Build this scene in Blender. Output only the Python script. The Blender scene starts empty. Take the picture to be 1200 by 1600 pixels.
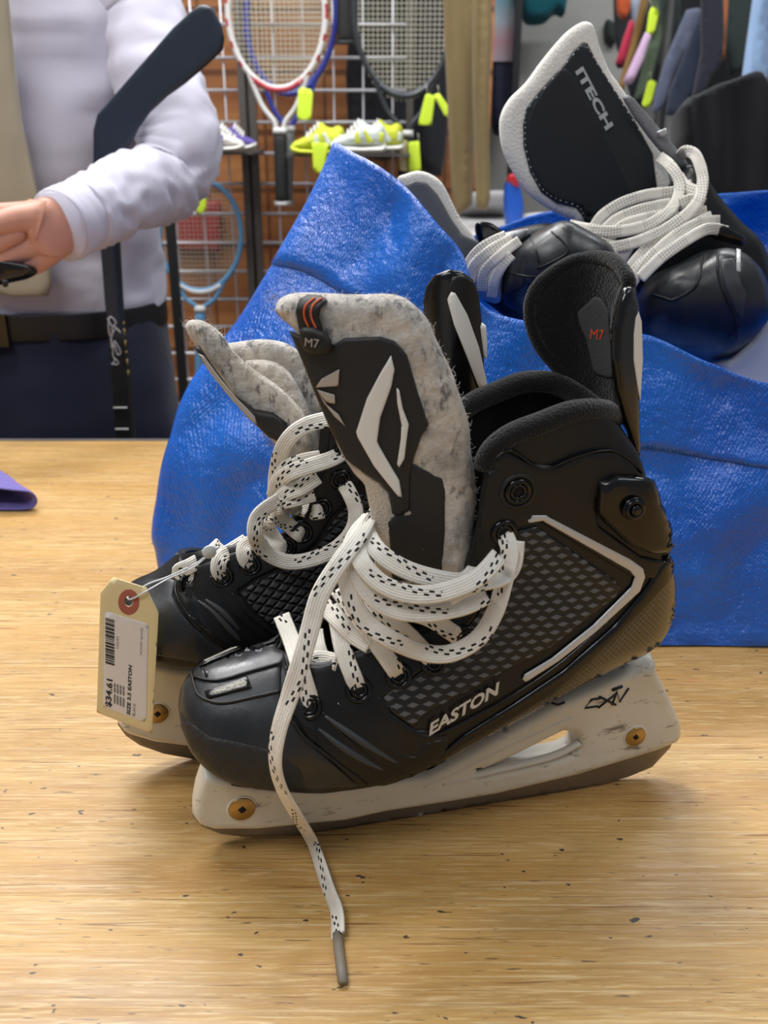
import bpy, bmesh, math, random
import numpy as np
from mathutils import Vector, Matrix, noise
from mathutils.bvhtree import BVHTree
from mathutils.geometry import delaunay_2d_cdt
random.seed(7)
SC = bpy.context.scene
COL = SC.collection
PI = math.pi

# ------------------------------------------------------------------ camera, world, light
CAM = Vector((0, 0, 1.27)); PITCH = math.radians(22); F = 1500.0
FW = Vector((0, math.cos(PITCH), -math.sin(PITCH)))
UP = Vector((0, math.sin(PITCH), math.cos(PITCH)))
cam = bpy.data.cameras.new('camera'); co = bpy.data.objects.new('camera', cam); COL.objects.link(co)
co.location = CAM; co.rotation_euler = (math.pi/2 - PITCH, 0, 0)
cam.sensor_fit = 'VERTICAL'; cam.sensor_height = 36; cam.lens = 36*F/1600
cam.clip_start = .02; cam.clip_end = 50
cam.dof.use_dof = True; cam.dof.focus_distance = .52; cam.dof.aperture_fstop = 13
SC.camera = co
SC.view_settings.view_transform = 'Standard'; SC.view_settings.look = 'None'
SC.view_settings.gamma = 1; SC.view_settings.use_curve_mapping = False
SC.view_settings.exposure = 0.0
wd = bpy.data.worlds.new('world'); SC.world = wd; wd.use_nodes = True
wd.node_tree.nodes['Background'].inputs[0].default_value = (.86, .92, 1, 1)
wd.node_tree.nodes['Background'].inputs[1].default_value = .24

def area(name, loc, target, sx, sy, power, col=(1, 1, 1)):
    l = bpy.data.lights.new(name, 'AREA'); l.shape = 'RECTANGLE'; l.size = sx; l.size_y = sy
    l.energy = power*.80; l.color = col
    o = bpy.data.objects.new(name, l); COL.objects.link(o); o.location = loc
    o.rotation_euler = (Vector(target) - Vector(loc)).to_track_quat('-Z', 'Y').to_euler()
    return o
area('fluorescent_light', (-.5, 1.0, 2.75), (-.05, .4, .92), 1.3, .16, 34, (1, .98, .95))
area('fluorescent_light', (1.0, 2.1, 2.75), (1.0, 2.2, .5), 1.3, .2, 30, (.95, .98, 1))
area('fluorescent_light', (-.9, 2.0, 2.75), (-.7, 2.5, .8), 1.3, .2, 34, (.97, .98, 1))
area('fluorescent_light', (-.55, 1.75, 2.75), (-.1, .7, 1.0), 1.4, .10, 24, (1, 1, 1))
area('fluorescent_light', (-.9, -.3, 2.75), (-.3, .8, .95), 1.3, .3, 20, (.97, .98, 1))
area('fluorescent_light', (1.3, .1, 2.75), (.3, .6, .95), 1.3, .3, 10, (.97, .98, 1))

# ------------------------------------------------------------------ projection helpers
def ray(x, y): return Vector(((x-600)/F, 0, 0)) - UP*((y-800)/F) + FW
def Py(x, y, Y): d = ray(x, y); return CAM + d*(Y/d.y)
def Pz(x, y, Z): d = ray(x, y); return CAM + d*((Z-CAM.z)/d.z)
def Ppl(x, y, P, N):
    d = ray(x, y); return CAM + d*((P-CAM).dot(N)/d.dot(N))
TOP = .92

class Frame:
    def __init__(s, a, b):
        A = Pz(*a, TOP); B = Pz(*b, TOP); s.O = A; s.u = (B-A).normalized()
        s.n = Vector((s.u.y, -s.u.x, 0))
        s.M = Matrix((( s.u.x, -s.n.x, 0, A.x), (s.u.y, -s.n.y, 0, A.y), (0, 0, 1, A.z), (0, 0, 0, 1)))
    def w(s, S, t, z): return s.O + s.u*(S/1000) + s.n*(t/1000) + Vector((0, 0, z/1000))
    def px(s, x, y, t): return Ppl(x, y, s.O + s.n*(t/1000), s.n)
    def loc(s, P): r = P - s.O; return r.dot(s.u)*1000, r.dot(s.n)*1000, r.z*1000

def catmull(pts, n=8, closed=False):
    P = [np.array(p, float) for p in pts]; N = len(P); out = []
    segs = N if closed else N-1
    for i in range(segs):
        if closed: a, b, c, d = P[(i-1) % N], P[i], P[(i+1) % N], P[(i+2) % N]
        else: a, b, c, d = P[max(i-1, 0)], P[i], P[i+1], P[min(i+2, N-1)]
        for k in range(n):
            t = k/n
            out.append(.5*((2*b)+(c-a)*t+(2*a-5*b+4*c-d)*t*t+(3*b-a-3*c+d)*t**3))
    if not closed: out.append(P[-1])
    return out

# ------------------------------------------------------------------ object helpers
def link(name, me, mats, parent=None, smooth=True):
    o = bpy.data.objects.new(name, me); COL.objects.link(o)
    for m in (mats if isinstance(mats, (list, tuple)) else [mats]): me.materials.append(m)
    if smooth:
        for p in me.polygons: p.use_smooth = True
    if parent is not None:
        o.parent = parent
        if parent.type == 'EMPTY' or parent.type == 'MESH':
            inv = wm(parent).inverted(); me.transform(inv)
    return o
def wm(o):
    m = Matrix.LocRotScale(o.location, o.rotation_euler, o.scale)
    return wm(o.parent) @ m if o.parent else m
def mesh(name, V, Fc, mat, parent=None, uv=None, smooth=True, mi=None):
    me = bpy.data.meshes.new(name); me.from_pydata([tuple(v) for v in V], [], Fc); me.update()
    if uv is not None:
        L = me.uv_layers.new(name='UVMap')
        for lp in me.loops: L.data[lp.index].uv = uv[lp.vertex_index]
    o = link(name, me, mat, parent, smooth)
    if mi is not None:
        for p, k in zip(me.polygons, mi): p.material_index = k
    return o
def tag(o, label=None, cat=None, group=None, kind=None):
    if label: o['label'] = label
    if cat: o['category'] = cat
    if group: o['group'] = group
    if kind: o['kind'] = kind
    return o
def thing(name, loc, label, cat, group=None, rot=0):
    o = bpy.data.objects.new(name, None); COL.objects.link(o); o.location = loc
    o.rotation_euler = (0, 0, rot); o.empty_display_size = .02
    return tag(o, label, cat, group)
def solidify(o, th, off=-1):
    m = o.modifiers.new('thickness', 'SOLIDIFY'); m.thickness = th; m.offset = off; return o
def subsurf(o, n=1):
    m = o.modifiers.new('subdivision', 'SUBSURF'); m.levels = n; m.render_levels = n; return o

class MB:
    def __init__(s): s.V = []; s.F = []; s.UV = []; s.mi = []
    def add(s, V, Fc, uv=None, mi=0):
        b = len(s.V); s.V += [Vector(v) for v in V]; s.F += [tuple(i+b for i in f) for f in Fc]
        s.UV += list(uv) if uv is not None else [(0, 0)]*len(V); s.mi += [mi]*len(Fc)
    def box(s, c, d, R=None, mi=0):
        c = Vector(c); v = []
        for z in (-1, 1):
            for y in (-1, 1):
                for x in (-1, 1):
                    p = Vector((x*d[0]/2, y*d[1]/2, z*d[2]/2)); v.append(c + (R @ p if R else p))
        s.add(v, [(0, 2, 3, 1), (4, 5, 7, 6), (0, 1, 5, 4), (2, 6, 7, 3), (0, 4, 6, 2), (1, 3, 7, 5)], mi=mi)
    def tube(s, pts, r, n=8, flat=1, mi=0, caps=True, closed=False, nrm=None):
        pts = [Vector(p) for p in pts]; V = []; Fc = []; N = len(pts); uv = []
        rr = r if isinstance(r, (list, tuple)) else [r]*N; pn = None; L = 0
        for i, p in enumerate(pts):
            if closed: t = pts[(i+1) % N]-pts[i-1]
            else: t = pts[min(i+1, N-1)]-pts[max(i-1, 0)]
            t.normalize()
            if nrm: a = Vector(nrm)
            elif pn is None: a = Vector((0, 0, 1)) if abs(t.z) < .9 else Vector((1, 0, 0))
            else: a = pn
            a = (a - t*a.dot(t)).normalized(); b = t.cross(a); pn = a
            if i: L += (p-pts[i-1]).length
            for k in range(n):
                q = 2*PI*k/n; V.append(p + b*math.cos(q)*rr[i] + a*math.sin(q)*rr[i]*flat); uv.append((k/n, L))
        M = N if closed else N-1
        for i in range(M):
            for k in range(n):
                j = (i+1) % N; Fc.append((i*n+k, i*n+(k+1) % n, j*n+(k+1) % n, j*n+k))
        if caps and not closed:
            Fc.append(tuple(range(n-1, -1, -1))); Fc.append(tuple((N-1)*n+k for k in range(n)))
        s.add(V, Fc, uv, mi)
    def disc(s, c, nrm, r, h, n=24, mi=0, r2=None):
        nrm = Vector(nrm).normalized(); a = nrm.orthogonal().normalized(); b = nrm.cross(a); c = Vector(c); V = []
        r2 = r*.94 if r2 is None else r2
        for (q, hh) in ((r, 0), (r, h*.7), (r2, h)):
            for k in range(n): V.append(c + nrm*hh + (a*math.cos(2*PI*k/n)+b*math.sin(2*PI*k/n))*q)
        Fc = [(i*n+k, i*n+(k+1) % n, (i+1)*n+(k+1) % n, (i+1)*n+k) for i in range(2) for k in range(n)]
        Fc += [tuple(2*n+k for k in range(n)), tuple(range(n-1, -1, -1))]
        s.add(V, Fc, mi=mi)
    def torus(s, c, nrm, R, r, n=24, m=8, mi=0):
        nrm = Vector(nrm).normalized(); a = nrm.orthogonal().normalized(); b = nrm.cross(a)
        s.tube([Vector(c)+(a*math.cos(2*PI*k/n)+b*math.sin(2*PI*k/n))*R for k in range(n)], r, m, closed=True, mi=mi)
    def build(s, name, mat, parent=None, smooth=True):
        return mesh(name, s.V, s.F, mat, parent, s.UV, smooth, s.mi)

def inside(P, loops):
    c = np.zeros(len(P), bool); x, y = P[:, 0], P[:, 1]
    for L in loops:
        A = L; B = np.roll(L, -1, 0)
        for (x1, y1), (x2, y2) in zip(A, B):
            if y1 == y2: continue
            c ^= ((y1 > y) != (y2 > y)) & (x < (x2-x1)*(y-y1)/(y2-y1)+x1)
    return c
def edist(P, loops):
    d = np.full(len(P), 1e9)
    for L in loops:
        for a, b in zip(L, np.roll(L, -1, 0)):
            v = b-a; l = max(v@v, 1e-12); t = np.clip(((P-a)@v)/l, 0, 1); d = np.minimum(d, np.hypot(*(P-a-t[:, None]*v).T))
    return d
def resample(L, step):
    out = []; L = np.array(L, float)
    for a, b in zip(L, np.roll(L, -1, 0)):
        n = max(1, int(round(np.hypot(*(b-a))/step)))
        for k in range(n): out.append(a+(b-a)*k/n)
    return np.array(out)
def slab_mesh(poly, mapf, th, rnd=3, res=8, back=1.0, holes=(), smooth=False, bump=None, uvs=.01):
    """rounded solid with the outline poly; mapf(x,y,off) places it, off runs from -th*back to +th"""
    loops = []
    for L in [poly]+list(holes):
        if smooth: L = catmull(L, 6, True)
        loops.append(resample(L, res))
    lo = loops[0].min(0); hi = loops[0].max(0)
    gx, gy = np.meshgrid(np.arange(lo[0]+res/2, hi[0], res), np.arange(lo[1]+res/2, hi[1], res*.87))
    gx[1::2] += res/2; G = np.stack([gx.ravel(), gy.ravel()], 1)
    G = G[inside(G, loops)]; G = G[edist(G, loops) > rnd+res*.3] if len(G) else G
    rings = []
    for q in (.13, .45, 1):
        for L in loops:
            t = np.roll(L, -1, 0)-np.roll(L, 1, 0); t /= np.maximum(np.hypot(*t.T)[:, None], 1e-9)
            nn = np.stack([-t[:, 1], t[:, 0]], 1)
            for sgn in (1, -1):
                C = L+nn*sgn*rnd*q
                ok = inside(C, loops); C = C[ok]
                if len(C): C = C[edist(C, loops) > rnd*q*.93]; rings.append(C)
    I = np.concatenate([G]+rings) if len(G) or rings else np.zeros((0, 2))
    V2 = []; edges = []
    for L in loops:
        b = len(V2); V2 += [Vector(p) for p in L]; edges += [(b+i, b+(i+1) % len(L)) for i in range(len(L))]
    nb = len(V2); V2 += [Vector(p) for p in I]
    r = delaunay_2d_cdt(V2, edges, [], 0, 1e-5)
    vo, fo = r[0], r[2]
    P = np.array([(v.x, v.y) for v in vo]); D = edist(P, loops)
    cen = np.array([P[list(f)].mean(0) for f in fo]); ok = inside(cen, loops)
    fo = [f for f, k in zip(fo, ok) if k]
    q = np.clip(D/max(rnd, 1e-6), 0, 1); H = np.sqrt(np.maximum(0, 1-(1-q)**2)); isb = D < 1e-3
    V = []; idf = {}; idb = {}
    for i, p in enumerate(P):
        bb = bump(p[0], p[1]) if bump else 0
        h = th(p[0], p[1]) if callable(th) else th
        idf[i] = len(V); V.append(mapf(p[0], p[1], h*H[i] + bb*H[i]))
    uv = [(p[0]*uvs, p[1]*uvs) for p in P]; Fc = []
    for f in fo:
        Fc.append(tuple(f[::-1]))
    if back is not None:
        for i, p in enumerate(P):
            if isb[i]: idb[i] = i
            else:
                h = th(p[0], p[1]) if callable(th) else th
                idb[i] = len(V); V.append(mapf(p[0], p[1], -h*back*H[i])); uv.append(uv[i])
        for f in fo: Fc.append(tuple(idb[i] for i in f))
    return V, Fc, uv
def slab(name, poly, mapf, th, mat, parent=None, **k):
    V, Fc, uv = slab_mesh(poly, mapf, th, **k)
    return mesh(name, V, Fc, mat, parent, uv)

def surf_map(bvhs, base=0.0):
    """put points of a drawing on an existing surface"""
    st = {'k': .5}
    def f(x, y, off):
        d = ray(x, y).normalized(); best = None
        for b in bvhs:
            h = b.ray_cast(CAM, d)
            if h[0] is not None and (best is None or h[3] < best[3]): best = h
        if best is None:
            P = CAM+d*st['k']; best = min((b.find_nearest(P) for b in bvhs), key=lambda h: h[3]); n = best[1]
            loc = best[0]; g = P-loc
            if g.length > 1e-6: return loc + g.normalized()*(base+off)
        else: st['k'] = best[3]; loc, n = best[0], best[1]
        if n.dot(d) > 0: n = -n
        return loc + n*(base+off)
    return f
def bvh(o):
    me = o.data; M = wm(o)
    return BVHTree.FromPolygons([M @ v.co for v in me.vertices], [tuple(p.vertices) for p in me.polygons])
def surf_norm(b, P): return b.find_nearest(P)[1]
def text_geo(body, o, ex, ey, mapf, seg=7, ital=0, bold=0.0):
    """flat lettering: o = lower left in the drawing, ex = whole-width vector, ey = height vector of a capital"""
    c = bpy.data.curves.new('lettering', 'FONT'); c.body = body; c.size = 1; c.resolution_u = 3; c.offset = bold
    to = bpy.data.objects.new('lettering', c); COL.objects.link(to)
    dg = bpy.context.evaluated_depsgraph_get(); me = bpy.data.meshes.new_from_object(to.evaluated_get(dg))
    bpy.data.objects.remove(to); bpy.data.curves.remove(c)
    bm = bmesh.new(); bm.from_mesh(me); bpy.data.meshes.remove(me)
    bmesh.ops.triangulate(bm, faces=bm.faces)
    X = [v.co.x for v in bm.verts]; Y = [v.co.y for v in bm.verts]
    x0, x1 = min(X), max(X); h = .69
    for v in bm.verts:
        a = (v.co.x-x0)/(x1-x0); b = v.co.y/h
        v.co = Vector((o[0]+ex[0]*a+ey[0]*b + ital*b*ex[0]/len(body), o[1]+ex[1]*a+ey[1]*b + ital*b*ex[1]/len(body), 0))
    for _ in range(3):
        es = [e for e in bm.edges if e.calc_length() > seg]
        if not es: break
        bmesh.ops.subdivide_edges(bm, edges=es, cuts=1)
        bmesh.ops.triangulate(bm, faces=bm.faces)
    bm.verts.index_update()
    V = [mapf(v.co.x, v.co.y, 0) for v in bm.verts]; Fc = [tuple(v.index for v in f.verts) for f in bm.faces]
    bm.free(); return V, Fc
def text(name, body, o, ex, ey, mapf, mat, parent, **k):
    V, Fc = text_geo(body, o, ex, ey, mapf, **k); return mesh(name, V, Fc, mat, parent, smooth=False)

def ribbon(mb, pts, width, th=.0012, rolls=None, nrm=None, mi=0, v0=0.0):
    P = [Vector(p) for p in pts]; N = len(P); V = []; uv = []; Fc = []; L = v0; pn = None
    prof = [(-1, 0), (-.9, 1), (-.45, 1.1), (0, .85), (.45, 1.1), (.9, 1), (1, 0), (.9, -1), (0, -.85), (-.9, -1)]; m = len(prof)
    for i, p in enumerate(P):
        t = (P[min(i+1, N-1)]-P[max(i-1, 0)]).normalized()
        n = nrm[i] if nrm else (CAM-p)
        n = (n-t*n.dot(t)).normalized()
        if rolls: n = Matrix.Rotation(math.radians(rolls[i]), 3, t) @ n
        if pn is not None: n = (pn*.5+n*.5); n = (n-t*n.dot(t)).normalized()
        pn = n; b = t.cross(n)
        if i: L += (p-P[i-1]).length
        w = width[i] if isinstance(width, (list, tuple)) else width
        for a, h in prof: V.append(p+b*a*w/2+n*h*th*.5); uv.append(((a+1)/2, L))
    for i in range(N-1):
        for k in range(m): Fc.append((i*m+k, i*m+(k+1) % m, (i+1)*m+(k+1) % m, (i+1)*m+k))
    Fc.append(tuple(range(m-1, -1, -1))); Fc.append(tuple((N-1)*m+k for k in range(m)))
    mb.add(V, Fc, uv, mi)

# ------------------------------------------------------------------ materials
def new_mat(name):
    m = bpy.data.materials.new(name); m.use_nodes = True; nt = m.node_tree
    return m, nt, nt.nodes['Principled BSDF']
def N(nt, typ, **k):
    n = nt.nodes.new(typ)
    for a, b in k.items(): setattr(n, a, b)
    return n
def mth(nt, op, a, b=None, c=None):
    n = N(nt, 'ShaderNodeMath', operation=op)
    for i, v in enumerate((a, b, c)):
        if v is None: continue
        if isinstance(v, (int, float)): n.inputs[i].default_value = v
        else: nt.links.new(v, n.inputs[i])
    return n.outputs[0]
def mix(nt, fac, a, b):
    n = N(nt, 'ShaderNodeMix', data_type='RGBA')
    for s, v in ((n.inputs[0], fac), (n.inputs[6], a), (n.inputs[7], b)):
        if isinstance(v, (int, float)): s.default_value = v
        elif isinstance(v, tuple): s.default_value = (*v[:3], 1)
        else: nt.links.new(v, s)
    return n.outputs[2]
def coords(nt, kind='Object', scale=(1, 1, 1), rot=(0, 0, 0)):
    tc = N(nt, 'ShaderNodeTexCoord'); mp = N(nt, 'ShaderNodeMapping')
    mp.inputs['Scale'].default_value = scale; mp.inputs['Rotation'].default_value = rot
    nt.links.new(tc.outputs[kind], mp.inputs[0]); return mp.outputs[0]
def noi(nt, vec, scale, detail=3, rough=.5):
    n = N(nt, 'ShaderNodeTexNoise'); n.inputs['Scale'].default_value = scale; n.inputs['Detail'].default_value = detail
    n.inputs['Roughness'].default_value = rough
    if vec is not None: nt.links.new(vec, n.inputs['Vector'])
    return n.outputs[0]
def ramp(nt, v, stops):
    r = N(nt, 'ShaderNodeValToRGB'); nt.links.new(v, r.inputs[0]); e = r.color_ramp.elements
    while len(e) < len(stops): e.new(.5)
    for q, (p, c) in zip(e, stops): q.position = p; q.color = (*(c if isinstance(c, tuple) else (c, c, c)), 1)
    return r.outputs[0]
def bump(nt, B, h, strength=.3, dist=.001, prev=None):
    n = N(nt, 'ShaderNodeBump'); n.inputs['Strength'].default_value = strength; n.inputs['Distance'].default_value = dist
    nt.links.new(h, n.inputs['Height'])
    if prev is not None: nt.links.new(prev, n.inputs['Normal'])
    nt.links.new(n.outputs[0], B.inputs['Normal']); return n.outputs[0]
def srgb(h):
    if isinstance(h, str): h = [int(h[i:i+2], 16)/255 for i in (0, 2, 4)]
    return tuple((c/12.92 if c <= .04045 else ((c+.055)/1.055)**2.4) for c in h)
def simple(name, col, rough=.5, metal=0, var=0, vs=40, bs=0, bsc=300, bd=.0005, coat=0, sheen=0, spec=.5, rvar=0):
    m, nt, B = new_mat(name); c = srgb(col) if isinstance(col, str) else col
    B.inputs['Roughness'].default_value = rough; B.inputs['Metallic'].default_value = metal
    B.inputs['Coat Weight'].default_value = coat; B.inputs['Coat Roughness'].default_value = .08
    B.inputs['Sheen Weight'].default_value = sheen; B.inputs['Specular IOR Level'].default_value = spec
    B.inputs['Base Color'].default_value = (*c, 1); v = coords(nt)
    if var:
        f = noi(nt, v, vs, 4)
        nt.links.new(mix(nt, f, tuple(x*(1-var) for x in c), tuple(min(1, x*(1+var)) for x in c)), B.inputs['Base Color'])
    if rvar:
        f = noi(nt, v, 60, 5); nt.links.new(ramp(nt, f, [(.3, max(.05, rough-rvar)), (.7, min(1, rough+rvar))]), B.inputs['Roughness'])
    if bs: bump(nt, B, noi(nt, v, bsc, 3), bs, bd)
    return m

def m_counter():
    m, nt, B = new_mat('laminated_wood')
    v = coords(nt, 'Object', (1, 1, 1)); g = coords(nt, 'Object', (3, 120, 60)); g2 = coords(nt, 'Object', (1.5, 26, 10)); g3 = coords(nt, 'Object', (9, 480, 200))
    base = ramp(nt, noi(nt, g2, 1.2, 4, .6), [(.25, srgb('a67d44')), (.5, srgb('bb9353')), (.75, srgb('cdaa6e'))])
    c = mix(nt, ramp(nt, noi(nt, g, 1.0, 5, .65), [(.36, .6), (.5, 0)]), base, srgb('b08a55'))
    c = mix(nt, ramp(nt, noi(nt, g3, 1.0, 3, .6), [(.56, 0), (.72, .6)]), c, srgb('ecd9ac'))
    c = mix(nt, ramp(nt, noi(nt, g3, 1.7, 2, .6), [(.3, .55), (.42, 0)]), c, srgb('8d6a3c'))
    fg = noi(nt, coords(nt, 'Object', (26, 900, 1)), 1.0, 3, .7)
    c = mix(nt, ramp(nt, fg, [(.36, .5), (.5, 0)]), c, srgb('8f6c42'))
    fg2 = noi(nt, coords(nt, 'Object', (40, 620, 1), (0, 0, .01)), 1.0, 3, .7)
    c = mix(nt, ramp(nt, fg2, [(.52, 0), (.68, .5)]), c, srgb('e6cd9c'))
    # wide boards
    w = N(nt, 'ShaderNodeSeparateXYZ'); nt.links.new(v, w.inputs[0])
    bd = noi(nt, coords(nt, 'Object', (.5, 22, 1)), 1.0, 0)
    c = mix(nt, ramp(nt, bd, [(.4, 0), (.62, .3)]), c, srgb('b98a48'))
    # orange stains, grime
    st = noi(nt, coords(nt, 'Object', (16, 60, 1)), 1.0, 2)
    c = mix(nt, ramp(nt, st, [(.70, 0), (.80, .6)]), c, srgb('bf7440'))
    gr = noi(nt, coords(nt, 'Object', (6, 14, 1)), 1.3, 6, .7)
    c = mix(nt, ramp(nt, gr, [(.5, 0), (.8, .4)]), c, srgb('8c7552'))
    # dark nicks
    nk = noi(nt, coords(nt, 'Object', (80, 170, 1), (0, 0, .25)), 1.0, 2, .6)
    c = mix(nt, ramp(nt, nk, [(.70, 0), (.72, .95)]), c, srgb('2c2a2a'))
    nk2 = noi(nt, coords(nt, 'Object', (60, 700, 1), (0, 0, 1.1)), 1.0, 2, .5)
    c = mix(nt, ramp(nt, nk2, [(.68, 0), (.72, .8)]), c, srgb('4b3c2c'))
    nk3 = noi(nt, coords(nt, 'Object', (12, 520, 1)), 1.0, 2, .5)
    c = mix(nt, ramp(nt, nk3, [(.64, 0), (.70, .75)]), c, srgb('73461f'))
    nt.links.new(c, B.inputs['Base Color'])
    nt.links.new(ramp(nt, noi(nt, g, 2, 4), [(.3, .36), (.7, .55)]), B.inputs['Roughness'])
    bump(nt, B, noi(nt, g3, 1.0, 3), .12, .0006)
    return m
def m_felt():
    m, nt, B = new_mat('wool_felt'); v = coords(nt)
    f = noi(nt, v, 55, 6, .7); f2 = noi(nt, coords(nt, 'Object', (1, 1, .45), (.4, .3, 0)), 190, 5, .7)
    c = mix(nt, ramp(nt, f, [(.42, 0), (.68, .85)]), srgb('ddd6cc'), srgb('8f8a86'))
    c = mix(nt, ramp(nt, f2, [(.54, 0), (.64, .85)]), c, srgb('5d5b60'))
    c = mix(nt, ramp(nt, noi(nt, v, 25, 2), [(.5, 0), (.8, .5)]), c, srgb('c8b698'))
    nt.links.new(c, B.inputs['Base Color']); B.inputs['Roughness'].default_value = .95
    B.inputs['Sheen Weight'].default_value = .3; B.inputs['Specular IOR Level'].default_value = .15
    b = bump(nt, B, noi(nt, v, 700, 6, .7), .8, .0012); bump(nt, B, noi(nt, v, 120, 3), .5, .003, b)
    return m
def m_lace(name='lace_cotton', fleck=True, dot=None):
    m, nt, B = new_mat(name)
    tc = N(nt, 'ShaderNodeTexCoord'); s = N(nt, 'ShaderNodeSeparateXYZ'); nt.links.new(tc.outputs['UV'], s.inputs[0]); u, v = s.outputs[0], s.outputs[1]
    c = mix(nt, ramp(nt, noi(nt, coords(nt), 120, 4), [(.4, 0), (.8, .35)]), srgb('e9e4da'), srgb('bdb5a8'))
    if fleck:
        tri = mth(nt, 'PINGPONG', mth(nt, 'DIVIDE', v, .034), 1.0)
        cm = None
        for off, ph in ((0, 0), (.2, .5)):
            d = mth(nt, 'ABSOLUTE', mth(nt, 'SUBTRACT', mth(nt, 'SUBTRACT', u, mth(nt, 'MULTIPLY', tri, .8)), off))
            band = mth(nt, 'LESS_THAN', d, .06)
            dash = mth(nt, 'LESS_THAN', mth(nt, 'FRACT', mth(nt, 'ADD', mth(nt, 'DIVIDE', v, .0052), ph)), .45)
            k = mth(nt, 'MULTIPLY', band, dash); cm = k if cm is None else mth(nt, 'MAXIMUM', cm, k)
        gate = mth(nt, 'LESS_THAN', mth(nt, 'FRACT', mth(nt, 'DIVIDE', v, .05)), .72)
        c = mix(nt, mth(nt, 'MULTIPLY', cm, gate), c, srgb('1f2022'))
    if dot:
        a = mth(nt, 'LESS_THAN', mth(nt, 'FRACT', mth(nt, 'DIVIDE', v, 0.0024)), .45)
        b = mth(nt, 'LESS_THAN', mth(nt, 'FRACT', mth(nt, 'ADD', mth(nt, 'MULTIPLY', u, 4), mth(nt, 'DIVIDE', v, .02))), .4)
        g = mth(nt, 'GREATER_THAN', mth(nt, 'FRACT', mth(nt, 'DIVIDE', v, .045)), .4)
        c = mix(nt, mth(nt, 'MULTIPLY', mth(nt, 'MULTIPLY', mth(nt, 'MULTIPLY', a, b), g), .75), c, srgb('4a4b50'))
    nt.links.new(c, B.inputs['Base Color']); B.inputs['Roughness'].default_value = .9; B.inputs['Specular IOR Level'].default_value = .2
    w = N(nt, 'ShaderNodeTexWave'); w.wave_type = 'BANDS'; w.bands_direction = 'X'; w.inputs['Scale'].default_value = 2.2; w.inputs['Distortion'].default_value = .4
    nt.links.new(tc.outputs['UV'], w.inputs[0]); b1 = bump(nt, B, w.outputs[1], .5, .0004)
    bump(nt, B, noi(nt, coords(nt), 900, 3), .5, .0006, b1)
    return m
def m_diamond():
    """dark panel with raised lozenges, drawn from metric uv"""
    m, nt, B = new_mat('lozenge_panel')
    tc = N(nt, 'ShaderNodeTexCoord'); mp = N(nt, 'ShaderNodeMapping'); mp.inputs['Rotation'].default_value = (0, 0, math.radians(3))
    nt.links.new(tc.outputs['UV'], mp.inputs[0]); s = N(nt, 'ShaderNodeSeparateXYZ'); nt.links.new(mp.outputs[0], s.inputs[0])
    X = mth(nt, 'DIVIDE', s.outputs[0], .0078); Y = mth(nt, 'DIVIDE', s.outputs[1], .0078); h = None
    for off in (0, .5):
        a = mth(nt, 'ABSOLUTE', mth(nt, 'SUBTRACT', mth(nt, 'FRACT', mth(nt, 'ADD', X, off)), .5))
        b = mth(nt, 'ABSOLUTE', mth(nt, 'SUBTRACT', mth(nt, 'FRACT', mth(nt, 'ADD', Y, off)), .5))
        d = mth(nt, 'SUBTRACT', 1, mth(nt, 'ADD', mth(nt, 'DIVIDE', a, .46), mth(nt, 'DIVIDE', b, .21))); h = d if h is None else mth(nt, 'MAXIMUM', h, d)
    r = ramp(nt, h, [(.0, 0), (.2, 1)])
    nt.links.new(mix(nt, r, srgb('101113'), srgb('5a5c60')), B.inputs['Base Color'])
    B.inputs['Roughness'].default_value = .45
    bump(nt, B, r, .9, .0012); return m
def m_mesh_rubber():
    m, nt, B = new_mat('woven_rubber_panel')
    tc = N(nt, 'ShaderNodeTexCoord'); mp = N(nt, 'ShaderNodeMapping'); mp.inputs['Rotation'].default_value = (0, 0, math.radians(-10))
    nt.links.new(tc.outputs['UV'], mp.inputs[0]); s = N(nt, 'ShaderNodeSeparateXYZ'); nt.links.new(mp.outputs[0], s.inputs[0])
    X = mth(nt, 'DIVIDE', s.outputs[0], .0085); Y = mth(nt, 'DIVIDE', s.outputs[1], .0055); h = None
    for off in (0, .5):
        a = mth(nt, 'ABSOLUTE', mth(nt, 'SUBTRACT', mth(nt, 'FRACT', mth(nt, 'ADD', X, off)), .5))
        b = mth(nt, 'ABSOLUTE', mth(nt, 'SUBTRACT', mth(nt, 'FRACT', mth(nt, 'ADD', Y, off)), .5))
        d = mth(nt, 'SUBTRACT', 1, mth(nt, 'MULTIPLY', mth(nt, 'ADD', a, b), 2)); h = d if h is None else mth(nt, 'MAXIMUM', h, d)
    r = ramp(nt, h, [(.05, 0), (.5, 1)])
    nt.links.new(mix(nt, r, srgb('0c0c0d'), srgb('3a3b3e')), B.inputs['Base Color']); B.inputs['Roughness'].default_value = .38
    bump(nt, B, r, 1, .0015); return m
def m_carbon():
    m, nt, B = new_mat('carbon_weave')
    tc = N(nt, 'ShaderNodeTexCoord'); s = N(nt, 'ShaderNodeSeparateXYZ'); nt.links.new(tc.outputs['UV'], s.inputs[0])
    a = mth(nt, 'FRACT', mth(nt, 'DIVIDE', s.outputs[0], .0032)); b = mth(nt, 'FRACT', mth(nt, 'DIVIDE', s.outputs[1], .0032))
    ck = mth(nt, 'ABSOLUTE', mth(nt, 'SUBTRACT', mth(nt, 'GREATER_THAN', a, .5), mth(nt, 'GREATER_THAN', b, .5)))
    nt.links.new(mix(nt, ck, srgb('1c1b1a'), srgb('4b463f')), B.inputs['Base Color'])
    nt.links.new(ramp(nt, ck, [(0, .25), (1, .42)]), B.inputs['Roughness']); B.inputs['Metallic'].default_value = .35
    B.inputs['Coat Weight'].default_value = .8; B.inputs['Coat Roughness'].default_value = .18
    bump(nt, B, ck, .25, .0003); return m
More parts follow.
